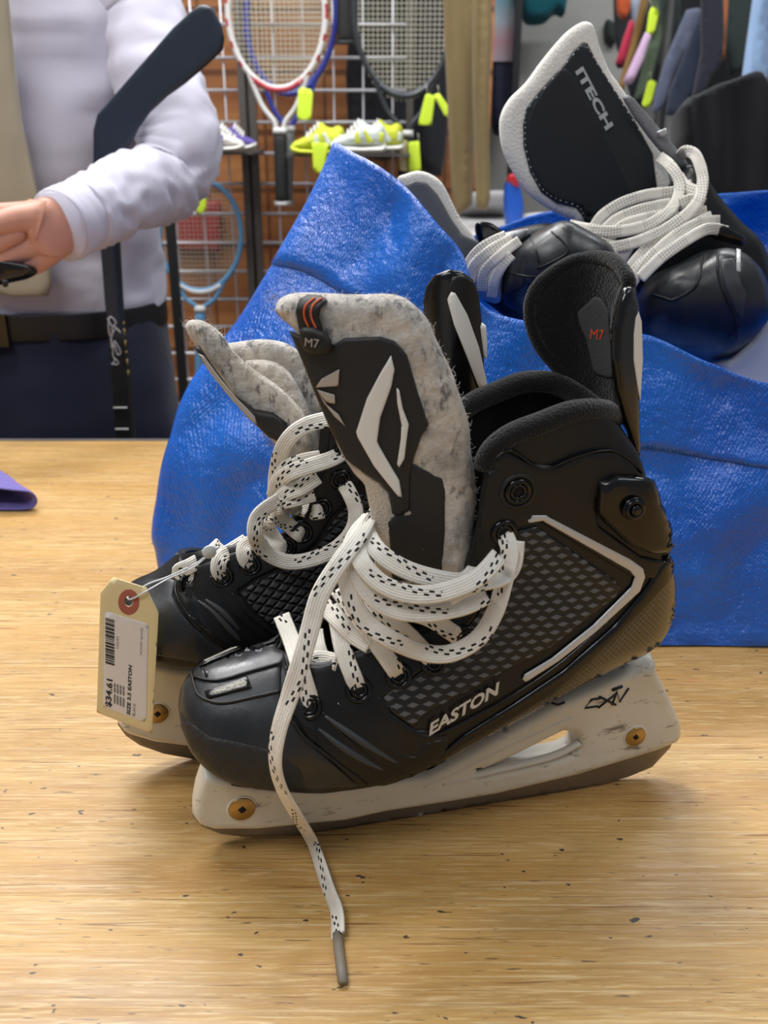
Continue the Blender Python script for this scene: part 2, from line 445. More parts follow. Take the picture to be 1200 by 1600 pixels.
def m_tarp():
    m, nt, B = new_mat('woven_polypropylene'); v = coords(nt)
    c = ramp(nt, noi(nt, v, 9, 3), [(.3, srgb('0050b4')), (.7, srgb('0d69d2'))])
    nt.links.new(c, B.inputs['Base Color']); 
    nt.links.new(ramp(nt, noi(nt, v, 35, 4), [(.3, .11), (.75, .27)]), B.inputs['Roughness'])
    B.inputs['Specular IOR Level'].default_value = .75
    tc = N(nt, 'ShaderNodeTexCoord'); s = N(nt, 'ShaderNodeSeparateXYZ'); nt.links.new(tc.outputs['UV'], s.inputs[0])
    a = mth(nt, 'SINE', mth(nt, 'MULTIPLY', s.outputs[0], 2*PI/.0052)); b = mth(nt, 'SINE', mth(nt, 'MULTIPLY', s.outputs[1], 2*PI/.0052))
    b1 = bump(nt, B, mth(nt, 'MULTIPLY', a, b), .25, .0006)
    b2 = bump(nt, B, noi(nt, v, 150, 4, .65), .55, .0035, b1)
    bump(nt, B, noi(nt, v, 18, 3, .5), .5, .01, b2)
    return m
def m_fabric(name, col, rough=.85, wsc=700, var=.1, spec=.25):
    return simple(name, col, rough, var=var, vs=12, bs=.35, bsc=wsc, bd=.0006, sheen=.15, spec=spec)
M = {}
M['counter'] = m_counter(); M['felt'] = m_felt(); M['lace'] = m_lace(); M['lace_dot'] = m_lace('dotted_lace_cotton', False, True)
M['lozenge'] = m_diamond(); M['rubber_mesh'] = m_mesh_rubber(); M['carbon'] = m_carbon(); M['tarp'] = m_tarp()
M['boot'] = simple('black_synthetic', '121315', .42, var=.15, vs=60, bs=.12, bsc=900, rvar=.08, spec=.38)
M['toe'] = simple('charcoal_toe_plastic', '232528', .36, var=.25, vs=30, bs=.15, bsc=500, rvar=.14)
M['toe_scuff'] = simple('scuffed_toe_rubber', '202020', .62, var=.5, vs=160, bs=.6, bsc=400, bd=.0012)
M['gloss'] = simple('black_gloss_plastic', '0a0a0b', .22, coat=.15, rvar=.08, spec=.4)
M['matte'] = simple('black_matte_plastic', '141415', .6, bs=.1)
M['tongue'] = simple('tongue_leather', '1c1b1c', .55, bs=.15, bsc=1200, var=.1)
M['blackfelt'] = simple('black_lining', '111112', .95, bs=.9, bsc=900, bd=.0015, sheen=.25, spec=.15)
M['patch'] = simple('grey_lining_patch', '3d3d3f', .85, bs=.6, bsc=700)
M['silver'] = simple('silver_print', 'c2c3c4', .35, metal=.35)
M['silvermesh'] = simple('silver_netting', '9d9a90', .5, metal=.5, bs=1, bsc=900, bd=.001)
M['warmsilver'] = simple('warm_silver_print', 'b3aaa0', .45, metal=.2)
M['white'] = simple('white_plastic', 'e4e2dc', .35, var=.04)
M['holder'] = simple('holder_plastic', 'ddd8cb', .38, var=.08, vs=40, bs=.08, rvar=.1)
def m_holder():
    m, nt, B = new_mat('holder_plastic'); v = coords(nt)
    c = mix(nt, ramp(nt, noi(nt, v, 22, 4), [(.35, 0), (.75, .5)]), srgb('ddd8cb'), srgb('c0b6a2'))
    s = noi(nt, coords(nt, 'Object', (38, 38, 150), (0, .15, 0)), 1.0, 5, .7)
    c = mix(nt, ramp(nt, s, [(.60, 0), (.68, .75)]), c, srgb('4d4138'))
    nt.links.new(c, B.inputs['Base Color']); B.inputs['Roughness'].default_value = .38; return m
M['holder'] = m_holder()
M['steel'] = simple('runner_steel', '8b8580', .38, metal=.85, var=.12, vs=80, rvar=.1)
M['brass'] = simple('brass_rivet', 'b3935c', .35, metal=.9, var=.2, vs=200)
M['chrome'] = simple('black_chrome', '3a3a3c', .16, metal=1)
M['dark'] = simple('dark_hole', '040404', .8)
M['groove'] = simple('groove_black', '08080a', .5)
M['bar'] = simple('raised_bar_rubber', '35373a', .5)
M['webbing'] = simple('cream_webbing', 'cbbfad', .85, bs=.9, bsc=900, bd=.001)
M['orange'] = simple('orange_thread', 'd0582a', .6)
M['orangeprint'] = simple('orange_print', 'e04a22', .6)
M['manila'] = simple('manila_card', 'dccb9c', .75, var=.05, vs=20)
M['label'] = simple('label_paper', 'd9d3d0', .6)
M['ink'] = simple('black_ink', '1d1d20', .6)
M['greyink'] = simple('grey_ink', '77757a', .6)
M['washer'] = simple('red_fibre_washer', 'a25a4a', .8, var=.15, vs=200)
M['clear'] = simple('nylon_fastener', 'cfd2d4', .3)
M['aglet'] = simple('worn_aglet', '7d7468', .5, var=.2, vs=100)

# ------------------------------------------------------------------ setting
def structure(o, name=None):
    o['kind'] = 'structure'; return o
mb = MB(); mb.box((0, 2.2, -.01), (7, 7, .02)); structure(mb.build('floor', simple('grey_floor', '6d675f', .6, var=.15, vs=3), smooth=False))
def m_slat():
    m, nt, B = new_mat('wood_slat_wall'); v = coords(nt, 'Object', (2, 1, 14))
    c = ramp(nt, noi(nt, v, 1.5, 4), [(.3, srgb('8c5430')), (.7, srgb('b87d4a'))])
    tc = N(nt, 'ShaderNodeTexCoord'); s = N(nt, 'ShaderNodeSeparateXYZ'); nt.links.new(tc.outputs['Object'], s.inputs[0])
    bx = mth(nt, 'FRACT', mth(nt, 'DIVIDE', s.outputs[0], .17)); bz = mth(nt, 'FRACT', mth(nt, 'DIVIDE', s.outputs[2], .155))
    g = mth(nt, 'MAXIMUM', mth(nt, 'LESS_THAN', bx, .05), mth(nt, 'LESS_THAN', bz, .10))
    c = mix(nt, mth(nt, 'MULTIPLY', g, .7), c, srgb('4c2a16'))
    nt.links.new(c, B.inputs['Base Color']); B.inputs['Roughness'].default_value = .45; return m
M['slat'] = m_slat()
mb = MB(); mb.box((-.735, 2.95, 1.4), (2.07, .06, 2.8)); structure(mb.build('wall_back', M['slat'], smooth=False))
mb = MB(); mb.box((2.0, 4.45, 1.4), (5.4, .06, 2.8)); structure(mb.build('wall_far', simple('pale_grey_wall', '9b9a96', .8, var=.05, vs=3), smooth=False))
mb = MB(); mb.box((-2.1, 1.6, 1.4), (.06, 5, 2.8)); structure(mb.build('wall_left', simple('warm_grey_wall', '8a857c', .8), smooth=False))

ct = thing('counter', (0, .55, 0), 'long shop counter with a worn pale laminated wooden top', 'counter')
me_ = MB(); me_.box((0, .564, .90), (2.6, 1.062, .04)); o = me_.build('countertop', M['counter'], ct, smooth=False)
b = o.modifiers.new('bevel', 'BEVEL'); b.width = .003; b.segments = 2
me_ = MB(); me_.box((0, 1.0965, .901), (2.6, .004, .0395)); me_.build('edge_strip', simple('grey_edge_strip', '6f6f70', .5), ct, smooth=False)
me_ = MB(); me_.box((0, .58, .44), (2.5, .95, .88)); me_.build('cabinet_body', simple('counter_panel', '7d5a36', .6, var=.15, vs=8), ct, smooth=False)

# ------------------------------------------------------------------ the tagged skates in front
FA = Frame((500, 1297), (900, 1230))
FB = Frame((330, 1182), (430, 1166))
# ribs of a boot: rim (s, z, half width there), spine (s, z), largest half width    [mm]
RIBS_A = [((-40, 88, 0), (-40, 80), 1), ((-38, 95, 0), (-37.5, 71), 15), ((-33, 101, 0), (-32, 63), 24), ((-23, 106, 0), (-22, 55), 31.5),
          ((-6, 109, 0), (-5, 49), 36.5), ((9, 112, 0), (20, 43), 39), ((14, 114, 9), (33, 42), 40), ((26, 114, 20), (55, 42), 40),
          ((45, 119, 22), (75, 46), 39), ((65, 124, 23), (102, 57), 37), ((82, 131, 24), (130, 67), 35), ((92, 144, 25), (158, 78), 33.5),
          ((96, 161, 26), (186, 88), 32), ((100, 180, 28), (208, 94), 29.5), ((102, 200, 29), (215, 105), 29), ((105, 213, 30), (215, 125), 29.5),
          ((114, 221, 31), (208, 146), 30.5), ((128, 226, 32), (199, 166), 31.5), ((142, 230, 32), (190, 186), 31), ((157, 229, 29), (184, 199), 28),
          ((168, 223, 20), (179, 208), 21), ((174, 217, 8), (176, 213), 9)]
RIBS_0 = RIBS_A
RIBS_A = [((a-27.5, b+1, t), (c-27.2, d+.5), w) for (a, b, t), (c, d), w in RIBS_0]
def remap(r, S, Z):
    """same boot seen in its own place: bend lengths and heights"""
    out = []
    for (a, b, t), (c, d), w in r: out.append(((S(a, b), Z(a, b), t*.93), (S(c, d), Z(c, d)), w*.93))
    return out
lin = lambda x, xs, ys: float(np.interp(x, xs, ys))
RIBS_B = remap(RIBS_0, lambda s, z: lin(s, [-40, 20, 118, 220], [-46, -3, 80, 172]),
               lambda s, z: z + (lin(s, [-40, 20, 90, 120, 220], [26, 30, 18, 8, -6])) * lin(z, [40, 85, 120, 200, 230], [1, .9, lin(s, [-30, 0, 26], [.15, .5, 1]), .5, -1]))
def boot_loft(name, fr, ribs, mat, parent, nv=34, sub=5, inset=0.0, i0=0, roll=0.0):
    arr = [np.array([*r[0], *r[1], r[2]], float) for r in ribs]
    arr = catmull(arr, sub)[i0:]
    V = []; uv = []; n = None
    for r in arr:
        rs, rz, rt, ss, sz, w = r; w = max(w-inset, .3); rt = max(rt, 0); row = []
        for k in range(nv+1):
            q = k/nv; v = .5-.5*math.cos(q*PI) if rt < 5 else q**1.35
            if v < .34: t = w*(1-(1-v/.34)**2.7)**(1/2.7)
            else: t = rt+(w-rt)*max(0, 1-((v-.34)/.66)**2.1)**(1/2.0 if rt < 5 else 1)
            row.append((ss+(rs-ss)*v, t, sz+(rz-sz)*v))
        full = [(a, t, z) for a, t, z in row[::-1]] + [(a, -t, z) for a, t, z in row[1:]]
        n = len(full)
        for a, t, z in full:
            zz = z-roll*max(0, -t)*lin(rs, [-30, 10, 55, 85], [.2, 1, 1, 0])*lin(z, [60, 110], [0, 1])
            V.append(fr.w(a, t, zz)); uv.append((a/1000, z/1000))
    Fc = [(i*n+k, (i+1)*n+k, (i+1)*n+k+1, i*n+k+1) for i in range(len(arr)-1) for k in range(n-1)]
    o = mesh(name, V, Fc, mat, parent, uv)
    bm = bmesh.new(); bm.from_mesh(o.data); bmesh.ops.remove_doubles(bm, verts=bm.verts, dist=.00005)
    bmesh.ops.recalc_face_normals(bm, faces=bm.faces); bm.to_mesh(o.data); bm.free()
    return o, arr
def polyline(mb, pts, mapf, r, n=6, flat=.6, dens=6, mi=0):
    P = catmull(pts, 5); mb.tube([mapf(p[0], p[1], 0) for p in P], r, n, flat, mi=mi)
def side(fr, t0, t1=None, x0=0, x1=1):
    def f(x, y, off):
        t = t0 if t1 is None else t0+(t1-t0)*(x-x0)/(x1-x0)
        return fr.px(x, y, t)+fr.n*off
    return f
def uv_metric(o, fr):
    L = o.data.uv_layers.active; M_ = wm(o)
    for lp in o.data.loops:
        s, t, z = fr.loc(M_ @ o.data.vertices[lp.vertex_index].co); L.data[lp.index].uv = (s/1000, z/1000)

def lace_path(fr, sm, spec, n=7):
    """spec rows (x, y, mode, value[, roll]); mode t = mm off the boot's middle, s = mm above the surface, z = mm above the counter"""
    pts = []; rolls = []
    for r in spec:
        x, y, md, v = r[:4]; rolls.append(r[4] if len(r) > 4 else 0)
        if md == 't': pts.append(fr.px(x, y, v))
        elif md == 'z': pts.append(Pz(x, y, TOP+v/1000))
        else: pts.append(sm(x, y, v/1000))
    Q = catmull([(*p, q) for p, q in zip(pts, rolls)], n)
    return [Vector(q[:3]) for q in Q], [q[3] for q in Q]

A = thing('ice_hockey_skate', FA.w(40, 0, 0), 'nearer black hockey skate with tall twisted tongue and a long lace trailing onto the wood', 'ice skate', 'pair of black hockey skates', math.atan2(FA.u.y, FA.u.x))
shell, arrA = boot_loft('boot_shell', FA, RIBS_A, M['boot'], A); solidify(shell, .004)
bA = bvh(shell); sA = surf_map([bA]); s1 = surf_map([bA], .0006)
def padding(fr, ribs_arr, parent, r=.0055, i0=76, z=0):
    rim = [fr.w(q[0], max(q[2], 0)-4, q[1]+z) for q in ribs_arr[i0:]]; far = [fr.w(q[0], -(max(q[2], 0)-4), q[1]+z) for q in ribs_arr[i0:]]
    mb = MB(); mb.tube(rim+far[::-1], r, 10)
    return mb.build('cuff_padding', M['blackfelt'], parent)
padding(FA, arrA, A, .0055, 72)
inner, _ = boot_loft('inner_lining', FA, RIBS_A, M['blackfelt'], A, inset=4, i0=30)
for v in inner.data.vertices: v.co.z -= .002
solidify(inner, .001)

# overlays on the near side
slab('toe_cap', [(283, 1100), (286, 1070), (300, 1042), (330, 1018), (380, 996), (430, 978), (452, 985), (440, 1045), (438, 1090), (468, 1140), (520, 1190), (560, 1228), (500, 1232), (400, 1229), (340, 1205), (300, 1165), (284, 1130)],
     surf_map([bA], 0), .0012, M['toe'], A, rnd=8, res=9, back=None)
sT = surf_map([bA], .0011)
slab('toe_bumper', [(284, 1110), (300, 1128), (330, 1150), (380, 1160), (430, 1172), (470, 1200), (480, 1229), (400, 1230), (340, 1207), (302, 1170), (286, 1135)], sT, .0006, M['toe_scuff'], A, rnd=10, res=9, back=None)
s2 = surf_map([bA], .0020)
mb = MB()
for P in ([(300, 1043), (307, 1075), (318, 1092), (350, 1100), (400, 1090), (438, 1082)], [(306, 1060), (340, 1066), (400, 1050), (442, 1038)],
          [(440, 1085), (448, 1110), (476, 1150), (530, 1192), (572, 1222)], [(430, 985), (415, 992), (408, 1000), (440, 1000)]): polyline(mb, P, s2, .0008)
mb.build('toe_ridge', M['groove'], A)
w1 = slab('toe_window', [(322, 1083), (388, 1060), (394, 1077), (326, 1094)], s2, .0007, M['gloss'], A, rnd=3, res=5, back=None)
slab('netting', [(328, 1085), (385, 1064), (390, 1075), (331, 1090)], surf_map([bA], .0024), .0004, M['silvermesh'], w1, rnd=2, res=5, back=None)
w1 = slab('toe_window', [(310, 1040), (376, 1011), (379, 1019), (316, 1046)], s2, .0007, M['gloss'], A, rnd=2, res=5, back=None)
slab('netting', [(320, 1039), (373, 1015), (375, 1018), (321, 1042)], surf_map([bA], .0024), .0004, M['silvermesh'], w1, rnd=1.5, res=4, back=None)
# eyelet facing and front overlay
fac = slab('eyestay', [(446, 1040), (500, 1040), (560, 1022), (620, 1005), (670, 985), (716, 930), (742, 860), (752, 780), (762, 725), (790, 704), (830, 724), (868, 728), (910, 708), (960, 704), (990, 722), (1000, 745), (960, 745), (930, 780), (934, 820), (1000, 868), (1045, 878), (1030, 905), (985, 900), (838, 812), (795, 830), (768, 895), (745, 960), (705, 1015), (648, 1055), (600, 1088), (610, 1112), (650, 1140), (665, 1140), (700, 1150), (700, 1170), (668, 1208), (600, 1226), (560, 1226), (480, 1150), (450, 1105)],
          surf_map([bA], .0002), .0013, M['boot'], A, rnd=5, res=9, back=None)
pan = slab('lozenge_panel', [(838, 822), (958, 905), (968, 918), (962, 930), (860, 1010), (760, 1062), (668, 1112), (645, 1134), (618, 1118), (600, 1100), (600, 1086), (645, 1057), (706, 1015), (746, 960), (768, 898), (795, 832)],
           s1, .0008, M['lozenge'], A, rnd=4, res=8, back=None); uv_metric(pan, FA)
slab('side_stripe', [(822, 808), (826, 803), (852, 803), (858, 807), (984, 872), (1003, 886), (1006, 900), (998, 922), (930, 985), (870, 1032), (820, 1064), (815, 1060), (818, 1052), (860, 1027), (925, 975), (985, 915), (990, 900), (982, 890), (846, 812), (824, 816)], surf_map([bA], .0010), .0008, M['silver'], A, rnd=1.5, res=5, back=None)
slab('carbon_outsole', [(1046, 884), (1053, 900), (1057, 940), (1055, 985), (1044, 1016), (960, 1060), (860, 1110), (760, 1160), (690, 1196), (700, 1182), (800, 1118), (862, 1080), (930, 1022), (996, 955), (1030, 905)],
     surf_map([bA], .0003), .001, M['carbon'], A, rnd=4, res=8, back=None); uv_metric(COL.objects[-1], FA)
slab('rocker_band', [(1048, 862), (1053, 884), (1042, 912), (1000, 958), (930, 1026), (862, 1084), (800, 1122), (720, 1172), (690, 1203), (676, 1210), (664, 1206), (690, 1176), (720, 1150), (800, 1100), (880, 1046), (960, 975), (1010, 915), (1030, 882)],
     surf_map([bA], .0008), .0012, M['gloss'], A, rnd=6, res=8, back=None)
mb = MB()
for P in ([(752, 770), (758, 735), (772, 715), (790, 703), (805, 706), (830, 724), (855, 730), (900, 712), (940, 703), (962, 706), (985, 722), (1000, 738)],
          [(592, 1088), (606, 1118), (640, 1142), (672, 1148), (720, 1128), (800, 1085), (880, 1030), (950, 968)],
          [(500, 1108), (540, 1150), (600, 1196), (640, 1208)], [(528, 1098), (560, 1130), (610, 1172), (650, 1180), (668, 1160), (690, 1155)]):
    polyline(mb, P, surf_map([bA], .0012), .0009)
mb.build('raised_seam', M['gloss'], A)
mb = MB()
for P in ([(508, 1118), (540, 1140), (580, 1166), (620, 1190)], [(498, 1138), (530, 1162), (570, 1186), (598, 1200)]):
    Q = catmull(P, 5); mb.tube([sA(p[0], p[1], .0012) for p in Q], [.0008+.0016*math.sin(PI*min(1, max(0, i/(len(Q)-1)))) for i in range(len(Q))], 8, .7)
mb.build('raised_bar', M['bar'], A)
text('side_lettering', 'EASTON', (668, 1146), (107, -65), (0, -17), surf_map([bA], .0022), M['silver'], A, ital=.15, bold=.035)
# ankle shield with its bolt
def shield_map(x, y, off):
    t = 34-max(0, (x-925)/125)**1.6*25
    return FA.px(x, y, t)+FA.n*off
shield_map = surf_map([bA], .0012)
sh = slab('tendon_guard_mount', [(932, 752), (958, 739), (990, 742), (1010, 745), (1024, 790), (1048, 835), (1049, 850), (1040, 864), (1010, 860), (975, 845), (940, 812), (928, 795)], shield_map, .0045, M['gloss'], A, rnd=9, res=7, back=None)
mb = MB(); P0 = shield_map(980, 785, .004); mb.disc(P0, FA.n, .0058, .003); mb.torus(P0+FA.n*.003, FA.n, .0038, .0013); mb.disc(P0+FA.n*.003, FA.n, .0025, .002)
mb.build('mount_bolt', M['chrome'], sh)

def eyelet(parent, P, nrm, R=.0052, hole=True):
    mb = MB(); mb.torus(P, nrm, R, .0013); mb.torus(P+nrm*.0003, nrm, R*.62, .0009, mi=0); mb.disc(P-nrm*.0004, nrm, R*.6, .0006, mi=1)
    return mb.build('eyelet', [M['chrome'], M['dark']], parent)
EY_A = [(483, 1104), (560, 1077), (622, 1055), (677, 1034), (724, 996), (757, 920), (786, 830), (808, 766)]
for x, y in EY_A:
    P = surf_map([bA], .0016)(x, y, 0); n = surf_norm(bA, P); n = n if n.dot(FA.n) > 0 else -n
    eyelet(A, P, n)
mb = MB(); P = surf_map([bA], .0012)(808, 766, 0); mb.torus(P, n, .0078, .0012); mb.build('eyelet_grommet', M['matte'], A)

# tongue: a felt pad with a leather face, twisted towards the viewer
NT = (FA.n*.93 - FA.u*.36).normalized()
P0T = FA.w(32, 8, 200)
def tmap(base=0.0, lean=.0):
    def f(x, y, off):
        P = Ppl(x, y, P0T, NT); r = (P-P0T); a = r.cross(Vector((0, 0, 1))).dot(NT)/.048
        zz = (r.z)/.09
        return P+NT*(off+base-.009*a*a+.004*math.sin(zz*1.2))
    return f
def felt_bump(s, am):
    return lambda x, y: am*(noise.noise(Vector((x/s, y/s, 3)))*.7+noise.noise(Vector((x/s*2.7, y/s*2.7, 8)))*.5)
tongue = slab('tongue', [(427, 487), (433, 470), (455, 460), (490, 457), (560, 458), (610, 457), (640, 468), (668, 497), (682, 530), (704, 578), (718, 620), (732, 668), (735, 712), (742, 760), (742, 810), (738, 850), (742, 900), (730, 925), (640, 925), (590, 915), (584, 850), (582, 800), (572, 760), (552, 735), (530, 700), (508, 640), (488, 575), (462, 520), (438, 500)],
              tmap(), .0085, M['felt'], A, rnd=22, res=8, smooth=True, bump=felt_bump(14, .0016))
face = slab('tongue_face', [(456, 512), (478, 520), (500, 532), (528, 530), (545, 520), (600, 517), (622, 524), (640, 545), (655, 600), (672, 655), (662, 672), (650, 705), (644, 730), (642, 790), (632, 796), (616, 793), (610, 760), (598, 745), (572, 728), (545, 708), (520, 660), (498, 610), (480, 565)],
            tmap(.0088), .0016, M['tongue'], tongue, rnd=5, res=8, back=1.6)
slab('face_side_panel', [(642, 712), (672, 728), (692, 742), (697, 760), (696, 830), (690, 900), (615, 900), (612, 850), (608, 800), (616, 793), (640, 794)], tmap(.0080), .0014, M['tongue'], tongue, rnd=4, res=8, back=1.6)
slab('webbing_strip', [(566, 722), (598, 745), (610, 765), (616, 800), (614, 860), (618, 900), (592, 900), (586, 850), (582, 790), (574, 750)], tmap(.0078), .0010, M['webbing'], tongue, rnd=4, res=7, back=1.6)
em = tmap(.0112)
slab('white_emblem', [(617, 544), (622, 566), (617, 592), (600, 640), (595, 676), (598, 684), (628, 738), (632, 764), (626, 762), (590, 715), (565, 670), (563, 662), (580, 610), (600, 572)], em, .0012, M['white'], face, rnd=2.5, res=5)
slab('white_emblem', [(625, 594), (629, 598), (634, 626), (643, 651), (641, 664), (636, 704), (628, 718), (625, 712), (631, 672), (632, 650), (626, 618)], em, .0010, M['white'], face, rnd=1.5, res=5)
for q in ([(538, 566), (536, 592), (500, 596), (510, 582)], [(502, 599), (530, 606), (531, 620), (517, 618)], [(504, 602), (518, 622), (536, 636), (547, 655), (530, 640), (512, 618)]):
    slab('printed_mark', q, em, .0003, M['warmsilver'], face, rnd=1, res=5)
def fuzz(parent, poly, mapf, n, L=.004, seed=1, skip=None):
    rnd_ = random.Random(seed); P = resample(catmull(poly, 6, True), 2.0); C_ = P.mean(0); mb = MB(); k = 0
    while k < n:
        p = P[rnd_.randrange(len(P))]; q = p+(C_-p)*abs(rnd_.gauss(0, .05)); k += 1
        if skip and skip(*q): continue
        a = mapf(q[0], q[1], rnd_.uniform(-.004, .008)); o_ = mapf(*(p+(p-C_)*.05), 0)-mapf(*p, 0); o_.normalize()
        d = (o_+Vector([rnd_.gauss(0, .8) for _ in range(3)])).normalized(); e = Vector([rnd_.gauss(0, 1) for _ in range(3)])*.9; l = L*rnd_.uniform(.3, 1.2)
        mb.tube([a, a+d*l*.5, a+(d+e*.4).normalized()*l*.9+e*l*.15], .00009, 3, caps=False)
    return tag(mb.build('fuzz', M['felt'], parent), kind='stuff')
TP = [(427, 487), (433, 470), (455, 460), (490, 457), (560, 458), (610, 457), (640, 468), (668, 497), (682, 530), (704, 578), (718, 620), (732, 668), (735, 712), (742, 760), (742, 810), (738, 850)]
fuzz(tongue, TP, tmap(), 800, .0028, 1, lambda x, y: x < 560 and y > 520)
# badge and elastic loop at the top
bd = slab('badge', [(476, 508), (482, 502), (500, 502), (518, 509), (527, 522), (528, 534), (520, 543), (498, 544), (484, 538), (477, 524)], tmap(.0125), .0028, M['matte'], tongue, rnd=7, res=5)
text('badge_lettering', 'M7', (487, 529), (22, 2), (1, -13), tmap(.0160), M['warmsilver'], bd)
def loopmap(x, y, off):
    q = max(0, min(1, (480-y)/24)); return tmap(.0098-.006*q*q)(x, y, off)
lp = slab('elastic_loop', [(474, 512), (468, 480), (472, 464), (484, 457), (506, 458), (518, 464), (508, 476), (506, 490), (512, 510)], loopmap, .0022, M['matte'], tongue, rnd=5, res=5)
mb = MB()
for dx in (0, 11):
    mb.tube([loopmap(x+dx, y, .0024) for x, y in [(p[0], p[1]) for p in catmull([(492, 505), (484, 486), (486, 470), (498, 460)], 5)]], .0005, 6)
mb.build('stitching', M['orange'], lp)

# tendon guards
def guard_a(x, y, off):
    q = (x-832)/166; t = -33+q*50
    return FA.px(x, y, t)+(FA.n*.75-FA.u*.66)*(off-.016*math.sin(PI*max(0, min(1, q)))**1)
OUT_A = [(878, 415), (905, 407), (935, 407), (962, 416), (984, 440), (996, 475), (999, 540), (996, 620), (999, 690), (997, 716), (984, 700), (960, 668), (905, 662), (897, 634), (872, 588), (846, 545), (832, 502), (832, 468), (845, 440)]
ga = slab('tendon_guard', OUT_A, guard_a, .0032, M['gloss'], A, rnd=9, res=8, back=1.2, smooth=True)
INN = [(880, 419), (905, 411), (935, 412), (958, 422), (972, 445), (968, 470), (960, 500), (955, 560), (958, 610), (966, 662), (908, 660), (900, 636), (875, 590), (849, 543), (836, 500), (837, 470), (849, 443)]
gf = slab('guard_lining', INN, lambda x, y, o_: guard_a(x, y, o_+.0034), .0028, M['blackfelt'], ga, rnd=9, res=8, smooth=True, bump=felt_bump(10, .0012))
pt = slab('grey_patch', [(894, 492), (920, 468), (930, 470), (945, 492), (946, 520), (950, 560), (952, 592), (948, 597), (925, 592), (918, 585), (908, 540), (897, 512)], lambda x, y, o_: guard_a(x, y, o_+.0062), .0008, M['patch'], gf, rnd=3, res=6)
text('patch_lettering', 'M7', (914, 535), (22, 1), (1, -16), lambda x, y, o_: guard_a(x, y, .0074), M['orangeprint'], pt)
def flank(x, y, off): return FA.px(x, y, 22-(x-972)*.25)+FA.n*off
fk = slab('guard_edge', [(968, 470), (975, 450), (986, 445), (997, 478), (1000, 540), (997, 620), (999, 695), (998, 716), (988, 700), (974, 655), (962, 610), (956, 560), (958, 510)], flank, .0035, M['gloss'], ga, rnd=7, res=6)
slab('white_insert', [(992, 484), (997, 500), (999, 560), (995, 625), (990, 600), (984, 560), (984, 520), (987, 495)], lambda x, y, o_: flank(x, y, o_+.0032), .0008, M['white'], fk, rnd=3, res=5)
mb = MB(); mb.tube([guard_a(x, y, .003) for x, y in [(p[0], p[1]) for p in catmull([(895, 630), (872, 588), (846, 545), (833, 502), (833, 468), (846, 440), (878, 416), (905, 409), (935, 409), (960, 418), (980, 441), (972, 462), (962, 490), (957, 520)], 5)]], .0035, 10)
mb.build('guard_rim', M['blackfelt'], ga)

# holder and runner
def holder(fr, parent, outline, hole, runner, bolts, name_extra=None, lower=None):
    h = slab('blade_holder', outline, lambda x, y, o_: fr.px(x, y, 0)+fr.n*o_, .0095, M['holder'], parent, rnd=9, res=8, holes=[hole] if hole else ())
    def rmap(x, y, o_):
        P = fr.px(x, y, 0)+fr.n*o_; P.z = max(P.z, TOP+.0003); return P
    r = slab('runner', runner, rmap, .0021, M['steel'], parent, rnd=2.5, res=8)
    for (x, y, R) in bolts:
        mb = MB(); P = fr.px(x, y, 9.2); mb.disc(P, fr.n, R, .0012, mi=0); mb.torus(P, fr.n, R*1.06, .0008, mi=2)
        q = R*.3; c = P+fr.n*.0013; mb.box(c, (q*1.5, q*1.5, .0006), Matrix(((fr.u.x, 0, fr.n.x), (fr.u.y, 0, fr.n.y), (0, 1, 0))) @ Matrix.Rotation(.6, 3, 'Z'), mi=1)
        mb.build('rivet', [M['brass'], M['dark'], M['holder']], h)
    return h, r
hA, rA = holder(FA, A, [(316, 1192), (305, 1225), (300, 1252), (300, 1270), (316, 1278), (333, 1283), (400, 1283), (450, 1278), (535, 1270), (600, 1256), (700, 1241), (767, 1230), (892, 1201), (975, 1176), (1017, 1163), (1056, 1147), (1056, 1120), (1034, 1070), (1018, 1040), (1016, 1020), (950, 1045), (860, 1085), (760, 1140), (690, 1180), (660, 1195), (500, 1215), (400, 1210)],
       [(742, 1194), (800, 1168), (872, 1132), (888, 1134), (894, 1146), (890, 1159), (874, 1166), (820, 1178)],
       [(302, 1262), (300, 1274), (315, 1289), (345, 1301), (380, 1305), (450, 1303), (535, 1293), (633, 1281), (700, 1269), (767, 1253), (850, 1240), (933, 1226), (980, 1212), (1017, 1197), (1046, 1166), (1055, 1142), (1017, 1155), (892, 1195), (767, 1224), (600, 1250), (450, 1272), (333, 1277)],
       [(378, 1263, .0068), (992, 1150, .0060)])
hm = lambda x, y, o_: FA.px(x, y, 9.5)+FA.n*(.0002+o_)
mb = MB()
for P in ([(660, 1226), (720, 1200), (800, 1160), (890, 1118)], [(690, 1222), (760, 1206), (860, 1182), (905, 1160)]): polyline(mb, P, lambda x, y, o_: FA.px(x, y, 7.5), .0028)
mb.build('strut_rib', M['holder'], hA)
def mark(name, *strokes, r=.0007):
    mb = MB()
    for P in strokes: mb.tube([hm(x, y, 0) for x, y in P], r, 5)
    return mb.build(name, M['ink'], hA)
mark('holder_letter', [(940, 1090), (924, 1093), (914, 1106), (934, 1103)])
mark('holder_letter', [(936, 1088), (962, 1101)], [(934, 1106), (962, 1084)])
mark('holder_letter', [(956, 1101), (964, 1080), (968, 1096), (982, 1075)])
mark('holder_mark', [(956, 1078), (972, 1072)], r=.001); mark('holder_mark', [(862, 1098), (872, 1101), (882, 1097)]); mark('holder_mark', [(362, 1224), (380, 1227), (392, 1228)], r=.001)

